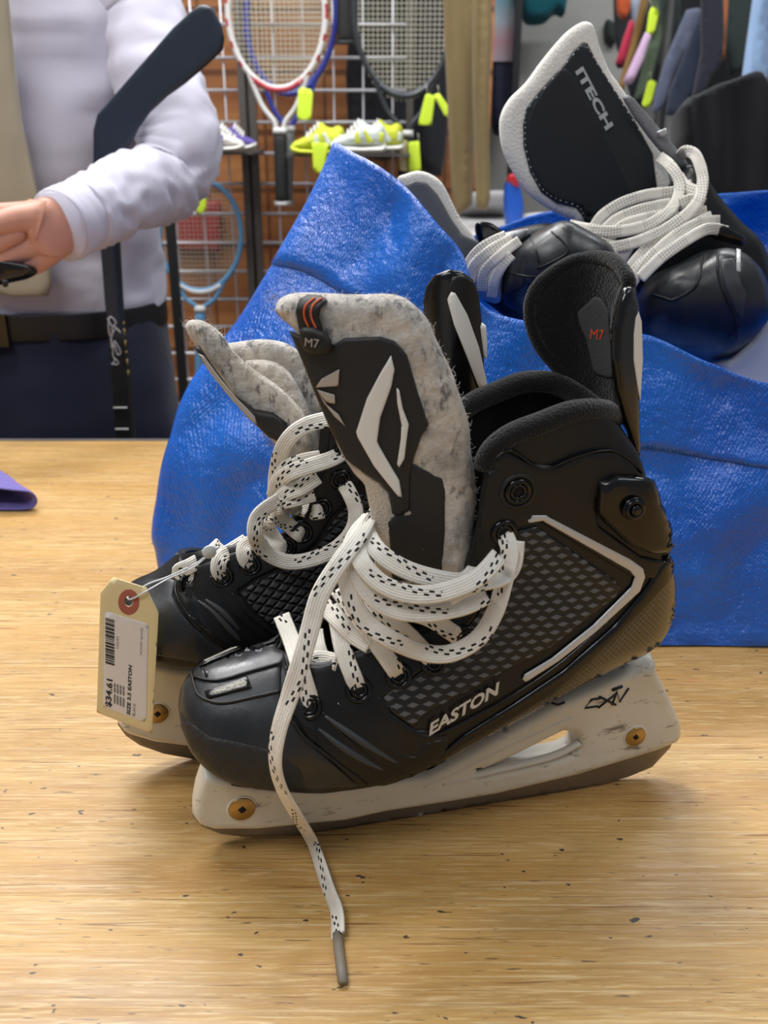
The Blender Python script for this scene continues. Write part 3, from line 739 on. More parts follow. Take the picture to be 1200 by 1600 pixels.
# ---- laces of the front skate
LW = .0084
def L(mb, spec, w=LW, fr=FA, sm=None, th=.0014, v0=0, n=7):
    P, r = lace_path(fr, sm or sA, spec, n); ribbon(mb, P, w, th, r, v0=v0)
mb = MB()
lA = [
 # under-crossings in the gap of the boot
 [(490, 1108, 's', 0), (484, 1085, 's', 2.5), (468, 1040, 't', 22), (455, 1000, 't', 5), (440, 962, 't', -10)],
 [(562, 1080, 's', 0), (552, 1058, 's', 3), (536, 1015, 't', 22), (528, 975, 't', 12), (520, 945, 't', 4)],
 [(624, 1058, 's', 0), (612, 1040, 's', 4), (585, 1000, 't', 26), (560, 965, 't', 20), (528, 920, 't', 8)],
 [(678, 1036, 's', 0), (664, 1020, 's', 4), (630, 985, 't', 30), (590, 955, 't', 26), (556, 915, 't', 16)],
 [(722, 1000, 's', 0), (705, 985, 's', 4), (670, 965, 't', 32), (620, 950, 't', 26), (570, 925, 't', 14)],
 [(505, 945, 't', 2), (530, 970, 't', 14), (552, 992, 't', 20), (578, 1008, 't', 27)],
 [(478, 1040, 't', 14), (500, 1030, 't', 16), (528, 1036, 't', 24)],
 [(492, 985, 't', 0), (496, 1010, 't', 8), (505, 1030, 't', 14), (524, 1034, 't', 24)],
 # the loops wound round the tongue
 [(738, 872, 't', 14, -30), (742, 890, 't', 30), (722, 908, 't', 40), (680, 904, 't', 42), (630, 888, 't', 40), (592, 862, 't', 34), (575, 830, 't', 20, 30), (584, 805, 't', 6, 50)],
 [(780, 868, 't', 40), (745, 904, 't', 47), (690, 926, 't', 48), (640, 928, 't', 46), (596, 912, 't', 42), (566, 880, 't', 36), (556, 845, 't', 26, 20)],
 [(760, 930, 't', 42), (722, 948, 't', 45), (660, 958, 't', 46), (610, 950, 't', 43), (575, 925, 't', 38), (556, 890, 't', 33)],
 [(740, 940, 't', 37), (700, 950, 't', 40), (650, 944, 't', 41), (606, 934, 't', 38), (572, 905, 't', 32), (562, 860, 't', 22), (570, 820, 't', 8, 30)],
 [(786, 832, 's', 1), (790, 852, 's', 6), (782, 888, 's', 9, 20), (765, 940, 's', 12, 10), (738, 985, 's', 13), (695, 1012, 's', 13), (655, 1014, 's', 13), (612, 1000, 't', 44), (572, 972, 't', 40), (548, 930, 't', 36), (542, 880, 't', 30), (556, 838, 't', 20), (578, 812, 't', 6)],
 [(800, 838, 's', 5), (794, 872, 's', 7), (775, 890, 's', 10, 30), (740, 912, 't', 46), (700, 932, 't', 47)],
 # the long tail dropping over the toe on to the counter
 [(578, 806, 't', 8, 30), (560, 838, 't', 26, 20), (530, 880, 't', 34, 10), (500, 930, 't', 38, 0), (484, 985, 't', 42, 5), (468, 1040, 't', 46, 0), (452, 1090, 't', 48, 20), (436, 1140, 't', 50, 35), (430, 1190, 't', 50, 50), (440, 1232, 't', 46, 55), (462, 1272, 't', 38, 55), (486, 1312, 'z', 9, 50), (500, 1350, 'z', 3.5, 45), (514, 1392, 'z', 2.6, 45), (526, 1425, 'z', 2.5, 40), (528, 1462, 'z', 2.5, 45)],
]
for i, sp in enumerate(lA): L(mb, sp, v0=i*.013)
lace = mb.build('lace', M['lace'], A)
mb = MB(); mb.tube([Pz(x, y, TOP+.0026) for x, y in ((527, 1458), (529, 1480), (533, 1510), (536, 1536))], [.0022, .0024, .0024, .0022], 8, .75)
mb.build('aglet', M['aglet'], lace)

# ------------------------------------------------------------------ the farther skate of the pair
B = thing('ice_hockey_skate', FB.w(60, 0, 0), 'farther black hockey skate of the pair, felt tongue flopped left, tag at its toe', 'ice skate', 'pair of black hockey skates', math.atan2(FB.u.y, FB.u.x))
shellB, arrB = boot_loft('boot_shell', FB, RIBS_B, M['boot'], B, roll=.9); solidify(shellB, .004)
bB = bvh(shellB); sB = surf_map([bB]); padding(FB, arrB, B, .005, 72)
slab('toe_cap', [(205, 940), (212, 915), (232, 905), (262, 902), (275, 908), (272, 930), (285, 958), (310, 985), (345, 1010), (380, 1030), (400, 1040), (340, 1040), (280, 1030), (225, 1020), (205, 990)], surf_map([bB], 0), .0012, M['toe'], B, rnd=7, res=9, back=None)
slab('eyestay', [(272, 903), (300, 888), (340, 872), (385, 856), (425, 838), (455, 815), (485, 775), (508, 735), (514, 690), (520, 650), (560, 650), (575, 720), (560, 770), (520, 806), (492, 850), (450, 882), (400, 904), (372, 924), (395, 956), (430, 984), (455, 990), (440, 1025), (400, 1045), (350, 1020), (300, 975), (276, 930)], surf_map([bB], .0002), .0013, M['boot'], B, rnd=5, res=9, back=None)
pn = slab('woven_panel', [(376, 925), (400, 908), (452, 886), (494, 852), (524, 808), (562, 772), (590, 775), (620, 850), (590, 930), (520, 980), (455, 990), (428, 980), (398, 955)], surf_map([bB], .0006), .0009, M['rubber_mesh'], B, rnd=4, res=9, back=None); uv_metric(pn, FB)
mb = MB()
for P in ([(278, 905), (276, 925), (290, 955), (320, 990), (365, 1022)], [(362, 925), (385, 958), (425, 988), (450, 994)], [(330, 900), (345, 930), (372, 965), (410, 998)], [(296, 960), (330, 988), (372, 1018)]):
    polyline(mb, P, surf_map([bB], .0012), .0009)
mb.build('raised_seam', M['gloss'], B)
mb = MB()
for P in ([(310, 938), (335, 955), (362, 985), (375, 1000)], [(322, 936), (348, 955), (375, 985)]):
    Q = catmull(P, 5); mb.tube([sB(p[0], p[1], .0012) for p in Q], [.0007+.0014*math.sin(PI*i/(len(Q)-1)) for i in range(len(Q))], 8, .7)
mb.build('raised_bar', M['bar'], B)
for x, y in [(297, 913), (348, 902), (391, 884), (447, 855), (473, 832), (503, 793), (532, 748), (537, 704)]:
    P = surf_map([bB], .0016)(x, y, 0); n = surf_norm(bB, P); n = n if n.dot(FB.n) > 0 else -n
    eyelet(B, P, (n*.5+FB.n*.7).normalized(), .0047)
holder(FB, B, [(205, 1015), (192, 1060), (186, 1105), (184, 1128), (200, 1138), (240, 1150), (300, 1158), (350, 1155), (450, 1140), (560, 1120), (700, 1092), (720, 1060), (700, 1000), (600, 1010), (500, 1030), (400, 1040), (280, 1032)], [(470, 1118), (540, 1085), (600, 1070), (610, 1085), (600, 1102)],
       [(184, 1118), (184, 1132), (196, 1148), (218, 1163), (255, 1176), (310, 1186), (380, 1178), (500, 1155), (700, 1116), (715, 1092), (560, 1116), (450, 1135), (350, 1150), (300, 1152), (240, 1146)], [(246, 1114, .0062)])
# tongue and lining of the farther skate: cream felt seen from the inner side
tf = slab('tongue', [(290, 512), (296, 501), (312, 500), (330, 508), (348, 524), (362, 545), (390, 572), (430, 600), (462, 630), (480, 660), (485, 720), (470, 790), (440, 800), (438, 740), (432, 700), (405, 668), (370, 628), (335, 580), (305, 540)], side(FB, -4, 16, 290, 480), .006, M['felt'], B, rnd=13, res=7, smooth=True, bump=felt_bump(11, .0014))
slab('felt_back', [(338, 548), (352, 538), (380, 533), (410, 530), (440, 534), (462, 545), (480, 566), (500, 598), (512, 650), (512, 720), (490, 770), (462, 740), (450, 690), (420, 640), (370, 590)], side(FB, -26, -14, 340, 510), .006, M['felt'], B, rnd=14, res=7, smooth=True, bump=felt_bump(12, .0016))
slab('felt_fold', [(378, 570), (400, 562), (430, 566), (455, 585), (475, 620), (490, 655), (500, 700), (480, 730), (460, 700), (440, 650), (410, 605)], side(FB, -14, -6, 380, 500), .006, M['felt'], B, rnd=14, res=7, smooth=True, bump=felt_bump(12, .0018))
tfb = slab('tongue_face', [(303, 542), (312, 540), (330, 568), (365, 615), (398, 640), (428, 645), (448, 660), (452, 690), (436, 690), (418, 682), (385, 650), (350, 605), (320, 570)], side(FB, 8, 19, 300, 450), .004, M['tongue'], tf, rnd=5, res=6)
slab('face_piping', [(310, 552), (318, 556), (345, 592), (372, 624), (398, 650), (402, 664), (395, 660), (360, 622), (328, 582)], side(FB, 12.6, 22, 300, 450), .0012, M['warmsilver'], tfb, rnd=2, res=6)
fuzz(tf, [(290, 512), (296, 501), (312, 500), (330, 508), (348, 524), (362, 545), (390, 572), (430, 600), (462, 630), (480, 660), (432, 700), (405, 668), (370, 628), (335, 580), (305, 540)], side(FB, -4, 16, 290, 480), 420, .004, 2)
mb = MB()
def LB(spec, w=.0082, v0=0): L(mb, spec, w, FB, sB, v0=v0)
lB = [
 [(297, 918, 's', 0), (290, 908, 's', 4), (292, 894, 's', 5), (306, 884, 's', 4), (325, 868, 't', 10), (345, 850, 't', -10)],
 [(350, 906, 's', 0), (342, 890, 's', 4), (346, 872, 's', 4), (362, 860, 't', 18), (385, 845, 't', -6)],
 [(394, 888, 's', 0), (382, 872, 's', 4), (382, 856, 's', 4), (396, 846, 't', 20), (410, 835, 't', 0)],
 [(449, 858, 's', 0), (436, 852, 's', 4), (422, 836, 's', 5), (420, 818, 't', 30), (430, 800, 't', 18)],
 [(475, 838, 's', 0), (466, 830, 's', 4), (448, 818, 's', 5), (428, 806, 't', 34), (414, 806, 't', 22)],
 [(506, 798, 's', 0), (490, 796, 's', 4), (462, 790, 's', 6), (438, 792, 't', 34), (422, 798, 't', 22)],
 [(512, 655, 't', 30, 10), (480, 664, 't', 34), (456, 680, 't', 34), (440, 705, 't', 30), (432, 740, 't', 24), (430, 770, 't', 22)],
 [(538, 706, 's', 0), (515, 712, 's', 5), (485, 728, 't', 36), (455, 738, 't', 36), (436, 752, 't', 30), (428, 775, 't', 24)],
 [(500, 716, 't', 27), (470, 722, 't', 32), (445, 735, 't', 30), (432, 760, 't', 24), (430, 790, 't', 22)],
 [(496, 745, 't', 28), (470, 762, 't', 34), (446, 772, 't', 33), (432, 790, 't', 28), (430, 815, 't', 24)],
 [(490, 772, 't', 28), (460, 780, 't', 34), (440, 785, 't', 32), (424, 800, 't', 26)],
 [(534, 752, 's', 0), (542, 764, 's', 6), (550, 790, 's', 9, 10), (545, 820, 's', 10), (522, 848, 's', 10), (485, 868, 's', 10), (445, 876, 's', 10), (412, 862, 's', 12), (399, 838, 't', 44, 10), (400, 812, 't', 42, 30), (414, 795, 't', 38, 30), (436, 782, 't', 34, 20)],
]
for i, sp in enumerate(lB): LB(sp, v0=i*.011)
mb.build('lace', M['lace'], B)
def gB(x, y, off): return FB.px(x, y, 20-((x-712)/48)**2*8)+(FB.n*.9+FB.u*.3)*off
gb = slab('tendon_guard', [(663, 470), (667, 448), (680, 430), (700, 421), (720, 423), (738, 436), (747, 460), (751, 500), (753, 540), (757, 600), (762, 660), (700, 680), (690, 620), (676, 550), (664, 500)], gB, .0035, M['gloss'], B, rnd=12, res=7)
g2 = slab('matte_panel', [(692, 452), (700, 432), (716, 428), (734, 440), (742, 462), (745, 500), (749, 560), (753, 620), (744, 612), (726, 560), (706, 510)], lambda x, y, o_: gB(x, y, o_+.0036), .0008, M['matte'], gb, rnd=3, res=6)
slab('white_insert', [(691, 466), (697, 454), (703, 456), (722, 490), (740, 540), (751, 588), (754, 608), (741, 604), (722, 555), (702, 506)], lambda x, y, o_: gB(x, y, o_+.0045), .0010, M['white'], g2, rnd=2.5, res=6)
slab('white_insert', [(742, 506), (746, 502), (751, 506), (753, 530), (753, 560), (749, 556), (745, 530)], lambda x, y, o_: gB(x, y, o_+.0040), .0012, M['white'], g2, rnd=2, res=5)

# ------------------------------------------------------------------ price tag
def tagm(x, y, off): return FB.px(x, y, 26+(x-150)*.16)+(FB.n)*off
TG = slab('price_tag', [(177, 902), (229, 918), (248, 957), (238, 1146), (151, 1113), (157, 926)], tagm, .0005, M['manila'], None, rnd=1, res=9, holes=[[(201+6.3*math.cos(a), 939+8*math.sin(a)) for a in [k*PI/8 for k in range(16)]]])
tag(TG, 'manila price tag with a printed white label, hung on the farther skate toe', 'price tag')
slab('washer', [(201+16.5*math.cos(a), 940+20*math.sin(a)) for a in [k*PI/14 for k in range(28)]], lambda x, y, o_: tagm(x, y, o_+.0005), .0003, M['washer'], TG, rnd=1, res=5, back=None, holes=[[(201+6.6*math.cos(a), 939+8.4*math.sin(a)) for a in [k*PI/8 for k in range(16)]]])
LBL = slab('printed_label', [(164, 957), (168, 955), (228, 973), (232, 978), (231, 1010), (229, 1120), (226, 1127), (220, 1126), (162, 1104), (161, 1098)], lambda x, y, o_: tagm(x, y, o_+.0005), .0003, M['label'], TG, rnd=1, res=8)
tm = lambda x, y, o_: tagm(x, y, .0010)
def inkq(qs, mat_, nm):
    V = []; Fc = []
    for q in qs: b = len(V); V += [tm(x, y, 0) for x, y in q]; Fc.append((b, b+1, b+2, b+3))
    mesh(nm, V, Fc, mat_, LBL, smooth=False)
yy = 963.5; qs = []; random.seed(3)
while yy < 1033:
    h = random.choice((1.0, 1.0, 2.0, 3.2)); q = (yy-963)/70
    qs.append([(164.5, yy+q*1), (178.5, yy+4+q*1), (178.7, yy+4+h+q*1), (164.7, yy+h+q*1)]); yy += h+random.choice((1.0, 1.6))
inkq(qs, M['ink'], 'barcode')
text('price_print', '$34.61', (173, 1104), (2.5, -43), (-8.5, -2.5), tm, M['ink'], LBL, bold=.03, seg=9)
text('size_print', 'SIZE 3.5 EASTON', (203, 1116), (3, -77), (-5, -2), tm, M['ink'], LBL, bold=.03, seg=9)
text('colour_print', 'BLACK', (210.5, 1118), (1.5, -20), (-4.2, -1.5), tm, M['greyink'], LBL, seg=9)
text('number_print', '10243', (185, 1012), (.5, -18), (-3.6, -1), tm, M['greyink'], LBL, seg=9)
text('kind_print', 'HOCKEY SKATES', (221.5, 1022), (1.5, -42), (-3.2, -1), tm, M['greyink'], LBL, seg=9)
qs = []
for k in range(4):
    x0 = 177.6+k*4.6; 
    for a, l in ((1097+k*2, 14), (1080+k*1.6, 8), (1071+k*1.6, 5)):
        qs.append([(x0, a), (x0+2.6, a+.8), (x0+2.9, a-l+.8), (x0+.3, a-l)])
inkq(qs, M['greyink'], 'small_print')
mb = MB()
P = [tagm(199, 937, -.003), tagm(202, 935, .001), tagm(212, 931, .0015), tagm(231, 921, .001), FB.px(262, 905, 34), FB.px(300, 888, 38), FB.px(318, 874, 38), FB.px(325, 868, 38)]
mb.tube([Vector(q) for q in catmull(P, 5)], .0005, 6)
P = [tagm(199, 937, -.003), tagm(231, 917, -.003), FB.px(258, 903, 32), FB.px(300, 884, 36), FB.px(318, 872, 38)]
mb.tube([Vector(q) for q in catmull(P, 5)], .0005, 6)
mb.disc(FB.px(327, 862, 38), FB.n, .0036, .001, 12); mb.build('nylon_loop', M['clear'], TG)

# ------------------------------------------------------------------ the blue bag
def lean(x, y, yb, k=.30):
    """meet the leaning front wall of the bag: y = yb + k (z - counter)"""
    d = ray(x, y); t = (yb + k*(CAM.z-TOP))/(d.y - k*d.z); return CAM+d*t
cols = [  # (base y, [px from foot to rim])
 (.70, [(252, 925), (243, 860), (240, 815), (262, 700), (300, 595), (380, 490), (470, 335), (522, 226)]),
 (.675, [(320, 935), (310, 880), (308, 820), (335, 715), (380, 610), (440, 500), (512, 350), (556, 240)]),
 (.655, [(400, 950), (400, 890), (400, 830), (415, 735), (450, 635), (500, 525), (560, 385), (596, 262)]),
 (.64, [(480, 965), (480, 910), (480, 850), (495, 760), (520, 665), (560, 560), (610, 425), (642, 300)]),
 (.63, [(560, 975), (560, 925), (565, 870), (575, 785), (595, 700), (625, 600), (660, 470), (682, 348)]),
 (.622, [(650, 985), (650, 940), (655, 885), (660, 810), (670, 730), (685, 640), (705, 520), (722, 396)]),
 (.618, [(740, 995), (740, 955), (742, 905), (745, 840), (748, 770), (750, 690), (752, 590), (752, 474)]),
 (.612, [(840, 1005), (840, 970), (842, 925), (842, 865), (840, 800), (835, 720), (830, 620), (822, 502)]),
 (.606, [(950, 1010), (950, 980), (950, 935), (950, 880), (948, 815), (942, 740), (935, 640), (925, 516)]),
 (.606, [(1050, 1011), (1052, 985), (1055, 945), (1055, 890), (1050, 825), (1040, 750), (1030, 650), (1015, 524)]),
 (.606, [(1130, 1010), (1135, 985), (1138, 945), (1140, 895), (1135, 835), (1128, 765), (1120, 670), (1108, 566)]),
 (.606, [(1230, 1010), (1232, 985), (1235, 945), (1235, 895), (1232, 840), (1228, 775), (1222, 690), (1212, 602)]),
 (.62, [(1400, 1005), (1402, 980), (1405, 940), (1405, 895), (1402, 840), (1398, 775), (1392, 700), (1382, 622)]),
]
C3 = []
for yb, c in cols: C3.append([lean(x, y, yb) for x, y in c])
def wcol(x0, y0, x1, y1, z1):
    return [Vector((x0+(x1-x0)*q, y0+(y1-y0)*q+.03*math.sin(PI*q), TOP+.0015+(z1-TOP)*q)) for q in np.linspace(0, 1, 8)]
C3 += [wcol(.46, .72, .44, .84, 1.14), wcol(.44, .90, .42, .98, 1.20), wcol(.30, .93, .34, 1.0, 1.205), wcol(.12, .93, .18, 1.0, 1.19), wcol(-.05, .92, .05, .96, 1.16), wcol(-.14, .86, -.01, .90, 1.18), wcol(-.17, .78, -.04, .835, 1.225)]
# smooth loft through the columns
nc = len(C3); rows = [catmull([tuple(p) for p in c], 8) for c in C3]; nr = len(rows[0]); SUB = 12
ring = [catmull([rows[i][j] for i in range(nc)], SUB, True) for j in range(nr)]
V = []; uv = []; NC = nc*SUB
for j in range(nr):
    Lx = 0; R = ring[j]
    for i in range(NC):
        p = Vector(R[i]); q = Vector(R[(i+1) % NC]); a = Vector(ring[min(j+1, nr-1)][i])-Vector(ring[max(j-1, 0)][i])
        nrm = (q-p).cross(a); nrm = nrm.normalized() if nrm.length > 1e-9 else Vector((0, -1, 0))
        amp = min(1, j/8)*min(1, (nr-1-j)/5+.25)
        f1 = noise.noise(Vector((p.x*9, p.z*6, p.y*9+3))); f2 = abs(noise.noise(Vector((p.x*17+5, p.z*15, 2+p.y*10)))); f3 = abs(noise.noise(Vector((p.x*45+p.z*20, p.z*38-p.x*16, 7))))
        h = (f1*.014 - (.3-f2)*.017 - (.25-f3)*.0025)*amp
        h *= min(1, .12+min(i, NC-i)/26)
        P = p+nrm*h; P.z = max(P.z, TOP+.0012)
        V.append(P); uv.append((i*.0065, j*.0058))
Fc = [(j*NC+i, (j+1)*NC+i, (j+1)*NC+(i+1) % NC, j*NC+(i+1) % NC) for j in range(nr-1) for i in range(NC)]
cb = len(V); V.append(Vector((.15, .77, TOP+.0012))); uv.append((0, 0)); Fc += [(cb, i, (i+1) % NC) for i in range(NC)]
bag = mesh('bag', V, Fc, M['tarp'], None, uv); solidify(bag, .0008, 0)
tag(bag, 'large shiny blue woven plastic bag standing open on the counter behind the skates', 'bag')
# hem band round the rim
V = []; Fc = []; uv = []
js = list(range(nr-13, nr))
me_v = bag.data.vertices
for a, j in enumerate(js):
    for i in range(NC):
        p = me_v[j*NC+i].co; q = me_v[j*NC+(i+1) % NC].co; u_ = me_v[min(j+1, nr-1)*NC+i].co-me_v[(j-1)*NC+i].co
        nn = (q-p).cross(u_).normalized(); V.append(p+nn*(.0012)); uv.append((i*.0065, a*.0058+.5))
Fc = [(a*NC+i, (a+1)*NC+i, (a+1)*NC+(i+1) % NC, a*NC+(i+1) % NC) for a in range(len(js)-1) for i in range(NC)]
hem = mesh('hem', V, Fc, M['tarp'], bag, uv); solidify(hem, .0008, 0)

# ------------------------------------------------------------------ the two skates inside the bag
def vy(Y, sl=0.0, x0=0, base=0.0):
    def f(x, y, off):
        yy = Y+sl*(x-x0)/1000; return Py(x, y, yy)-Vector((0, .94, -.34))*(off+base)
    return f
def bag_lace(specs, parent, w=.009, mat_=None):
    mb = MB()
    for k, sp in enumerate(specs):
        P = [Vector(q) for q in catmull([tuple(Py(x, y, Y)) for x, y, Y in sp], 6)]; ribbon(mb, P, w, .0014, v0=k*.017)
    return mb.build('lace', mat_ or M['lace_dot'], parent)
RS = thing('ice_hockey_skate', (.33, .80, 1.05), 'black skate in the bag with a tall white edged tongue lettered along its edge', 'ice skate', 'skates lying in the bag')
body = slab('boot_shell', [(985, 345), (1000, 330), (1030, 310), (1065, 262), (1090, 268), (1120, 310), (1150, 345), (1185, 380), (1203, 430), (1206, 500), (1180, 560), (1120, 570), (1040, 545), (1000, 500), (985, 440), (980, 390)], vy(.845), .032, M['boot'], RS, rnd=60, res=12, smooth=True)
slab('vamp', [(905, 365), (925, 345), (965, 322), (1010, 300), (1060, 300), (1110, 320), (1110, 380), (1060, 420), (1010, 470), (985, 450), (955, 425), (925, 400)], vy(.862), .012, simple('dark_mesh', '2b2d31', .8, bs=.8, bsc=500, var=.3, vs=90), RS, rnd=14, res=9, smooth=True)
toeR = slab('toe_cap', [(1000, 455), (1020, 430), (1060, 412), (1100, 392), (1135, 392), (1165, 410), (1186, 440), (1197, 485), (1188, 515), (1160, 545), (1120, 563), (1070, 552), (1020, 535), (996, 510), (993, 480)], vy(.80), .052, M['toe'], RS, rnd=75, res=9, smooth=True)
bR = bvh(toeR); sR = surf_map([bR], .0004)
mb = MB()
for P in ([(1098, 398), (1096, 415), (1090, 440), (1082, 452), (1052, 468), (1040, 466), (1020, 460)], [(1122, 396), (1122, 430), (1135, 465), (1150, 500), (1152, 530)], [(1150, 402), (1152, 425), (1160, 450)]): polyline(mb, P, sR, .0011)
mb.build('toe_ridge', M['groove'], toeR)
slab('toe_panel', [(1126, 405), (1150, 404), (1156, 430), (1166, 460), (1160, 500), (1150, 490), (1136, 455), (1127, 430)], surf_map([bR], 0), .0012, M['bar'], toeR, rnd=4, res=8, back=None)
slab('toe_stripe', [(1150, 390), (1156, 392), (1156, 425), (1150, 424)], surf_map([bR], .0012), .0004, M['silver'], toeR, rnd=1, res=6, back=None)
slab('blade_holder', [(1108, 568), (1140, 560), (1172, 530), (1192, 495), (1200, 480), (1212, 520), (1216, 600), (1200, 640), (1150, 620)], vy(.80), .009, M['white'], RS, rnd=10, res=9)
tR = slab('tongue', [(905, 37), (918, 36), (928, 45), (938, 78), (952, 112), (966, 132), (985, 160), (1010, 200), (1040, 260), (1040, 330), (960, 372), (905, 352), (895, 345), (878, 338), (850, 322), (822, 300), (800, 268), (785, 235), (780, 205), (782, 180), (795, 155), (820, 130), (842, 100), (862, 75), (885, 50)], vy(.87), .008, simple('white_felt', 'e6e2da', .95, bs=.8, bsc=600, bd=.0015, var=.06, spec=.15, sheen=.3), RS, rnd=16, res=9, smooth=True)
tRf = slab('tongue_face', [(912, 66), (918, 68), (930, 92), (960, 140), (990, 185), (1020, 240), (1030, 320), (960, 345), (916, 352), (908, 335), (900, 325), (870, 318), (845, 300), (828, 270), (818, 230), (817, 195), (822, 170), (840, 145), (862, 120), (882, 100), (898, 76)], vy(.862), .0016, simple('glossy_black_leather', '242629', .32, var=.1, rvar=.05), tR, rnd=5, res=9, back=1.5)
fm = vy(.862, base=.0018)
slab('dark_panel', [(880, 105), (894, 120), (920, 165), (950, 225), (975, 280), (985, 310), (950, 330), (918, 340), (905, 322), (870, 312), (848, 295), (832, 265), (823, 228), (823, 195), (830, 170), (850, 140)], fm, .0008, simple('navy_black_nylon', '14161d', .6, bs=.2), tRf, rnd=3, res=9)
mb = MB()
Q = catmull([(1015, 232), (985, 185), (960, 145), (930, 98), (914, 72), (900, 82), (864, 124), (824, 172), (820, 200), (821, 232), (832, 272), (850, 300), (874, 314), (904, 325), (912, 345)], 7)
for i in range(0, len(Q)-1, 2): mb.tube([fm(Q[i][0], Q[i][1], .0006), fm((Q[i][0]+Q[i+1][0])/2, (Q[i][1]+Q[i+1][1])/2, .0006)], .0004, 4)
tag(mb.build('stitching', M['silver'], tRf), kind='stuff')
text('tongue_lettering', 'ITECH', (898, 114), (48, 92), (11, -8), vy(.862, base=.0030), M['silver'], tRf, bold=.04, seg=9)
slab('webbing_strip', [(972, 152), (980, 148), (990, 155), (1030, 202), (1062, 240), (1078, 262), (1064, 266), (1035, 240), (1012, 212), (990, 182)], vy(.845), .004, simple('grey_webbing', '808185', .8, bs=1, bsc=900, bd=.001), tR, rnd=4, res=7)
slab('pull_tab', [(1024, 207), (1040, 200), (1044, 208), (1040, 212), (1032, 214)], vy(.838), .002, M['silver'], tR, rnd=2, res=4)
bag_lace([
 [(1030, 245, .84), (1050, 262, .82), (1062, 290, .81), (1050, 325, .80), (1010, 352, .79), (960, 362, .79), (920, 358, .80), (890, 352, .82)],
 [(1062, 245, .84), (1072, 236, .82), (1088, 245, .81), (1098, 280, .80), (1090, 315, .79), (1060, 345, .785), (1010, 372, .78), (960, 385, .79), (920, 372, .80)],
 [(1055, 300, .81), (1010, 305, .81), (970, 318, .81), (940, 338, .81), (925, 362, .81)],
 [(1048, 318, .805), (1000, 328, .80), (960, 345, .80), (935, 372, .80)],
 [(1104, 330, .80), (1070, 340, .79), (1030, 370, .785), (995, 405, .78), (970, 440, .78)],
 [(1124, 345, .80), (1090, 350, .785), (1050, 372, .775), (1010, 410, .77), (985, 445, .77)],
 [(1135, 362, .80), (1105, 358, .78), (1065, 380, .77), (1030, 405, .765), (1000, 435, .765)],
 [(1090, 300, .80), (1070, 290, .81), (1060, 275, .82)],
 [(1112, 338, .80), (1085, 352, .785), (1040, 385, .78), (1000, 415, .775), (975, 452, .775)],
 [(1060, 330, .80), (1015, 340, .797), (975, 352, .795), (945, 378, .80)],
 [(1082, 288, .815), (1060, 302, .812), (1072, 325, .805), (1095, 345, .80)],
 [(1100, 318, .80), (1080, 312, .80), (1062, 318, .80)],
 [(960, 380, .79), (955, 400, .79), (948, 418, .80)], [(985, 380, .785), (972, 405, .79), (962, 428, .80)]], RS)
slab('eyestay', [(1105, 355), (1130, 352), (1165, 372), (1160, 385), (1120, 374), (1104, 364)], vy(.795), .005, M['gloss'], RS, rnd=5, res=7)

LS = thing('ice_hockey_skate', (.16, .76, 1.05), 'black skate in the bag with a grey tongue and white mesh laces', 'ice skate', 'skates lying in the bag')
slab('boot_shell', [(720, 430), (735, 395), (770, 370), (820, 355), (860, 352), (900, 370), (915, 420), (910, 480), (880, 510), (820, 510), (770, 480)], vy(.80), .03, M['boot'], LS, rnd=40, res=11, smooth=True)
toeL = slab('toe_cap', [(783, 455), (788, 425), (800, 395), (830, 368), (862, 350), (885, 350), (910, 362), (938, 378), (955, 395), (962, 425), (955, 470), (920, 505), (860, 500), (815, 488), (790, 475)], vy(.765), .045, M['toe'], LS, rnd=65, res=9, smooth=True)
bL = bvh(toeL); mb = MB()
for P in ([(830, 372), (838, 392), (842, 410)], [(862, 362), (880, 378), (888, 392), (872, 405), (840, 420)], [(796, 425), (830, 432), (870, 425)]): polyline(mb, P, surf_map([bL], .0004), .0009)
mb.build('toe_ridge', M['groove'], toeL)
slab('mesh_vamp', [(722, 432), (728, 408), (750, 385), (785, 368), (828, 362), (806, 385), (790, 415), (784, 450), (780, 472), (755, 465), (732, 450)], vy(.775), .028, simple('white_grey_mesh', 'bfc1c4', .8, bs=.8, bsc=500, var=.2, vs=120), LS, rnd=24, res=8, smooth=True)
bag_lace([[(735, 440, .745), (740, 415, .74), (765, 392, .735), (800, 372, .74)], [(752, 455, .742), (757, 425, .735), (780, 400, .73), (812, 376, .735)], [(768, 465, .742), (772, 440, .735), (785, 415, .73), (800, 398, .73)], [(728, 425, .75), (738, 402, .745), (760, 382, .74), (790, 368, .745)]], LS, .0075)
tL = slab('tongue', [(620, 282), (635, 272), (655, 268), (675, 274), (692, 288), (706, 315), (720, 342), (738, 366), (745, 385), (735, 420), (700, 430), (660, 380), (630, 320)], vy(.83), .007, COL.objects['tongue.002'].data.materials[0] if 'tongue.002' in COL.objects else M['felt'], LS, rnd=10, res=8, smooth=True)
slab('tongue_face', [(630, 290), (650, 282), (668, 286), (684, 304), (704, 340), (722, 366), (745, 376), (765, 380), (740, 400), (725, 425), (700, 430), (662, 370), (636, 310)], vy(.822), .003, simple('grey_leather', '5f6163', .6, bs=.2, var=.1), tL, rnd=5, res=8)
slab('tendon_guard', [(742, 352), (752, 347), (768, 350), (784, 362), (790, 372), (776, 384), (758, 386), (746, 374)], vy(.80), .008, M['gloss'], LS, rnd=8, res=6, smooth=True)

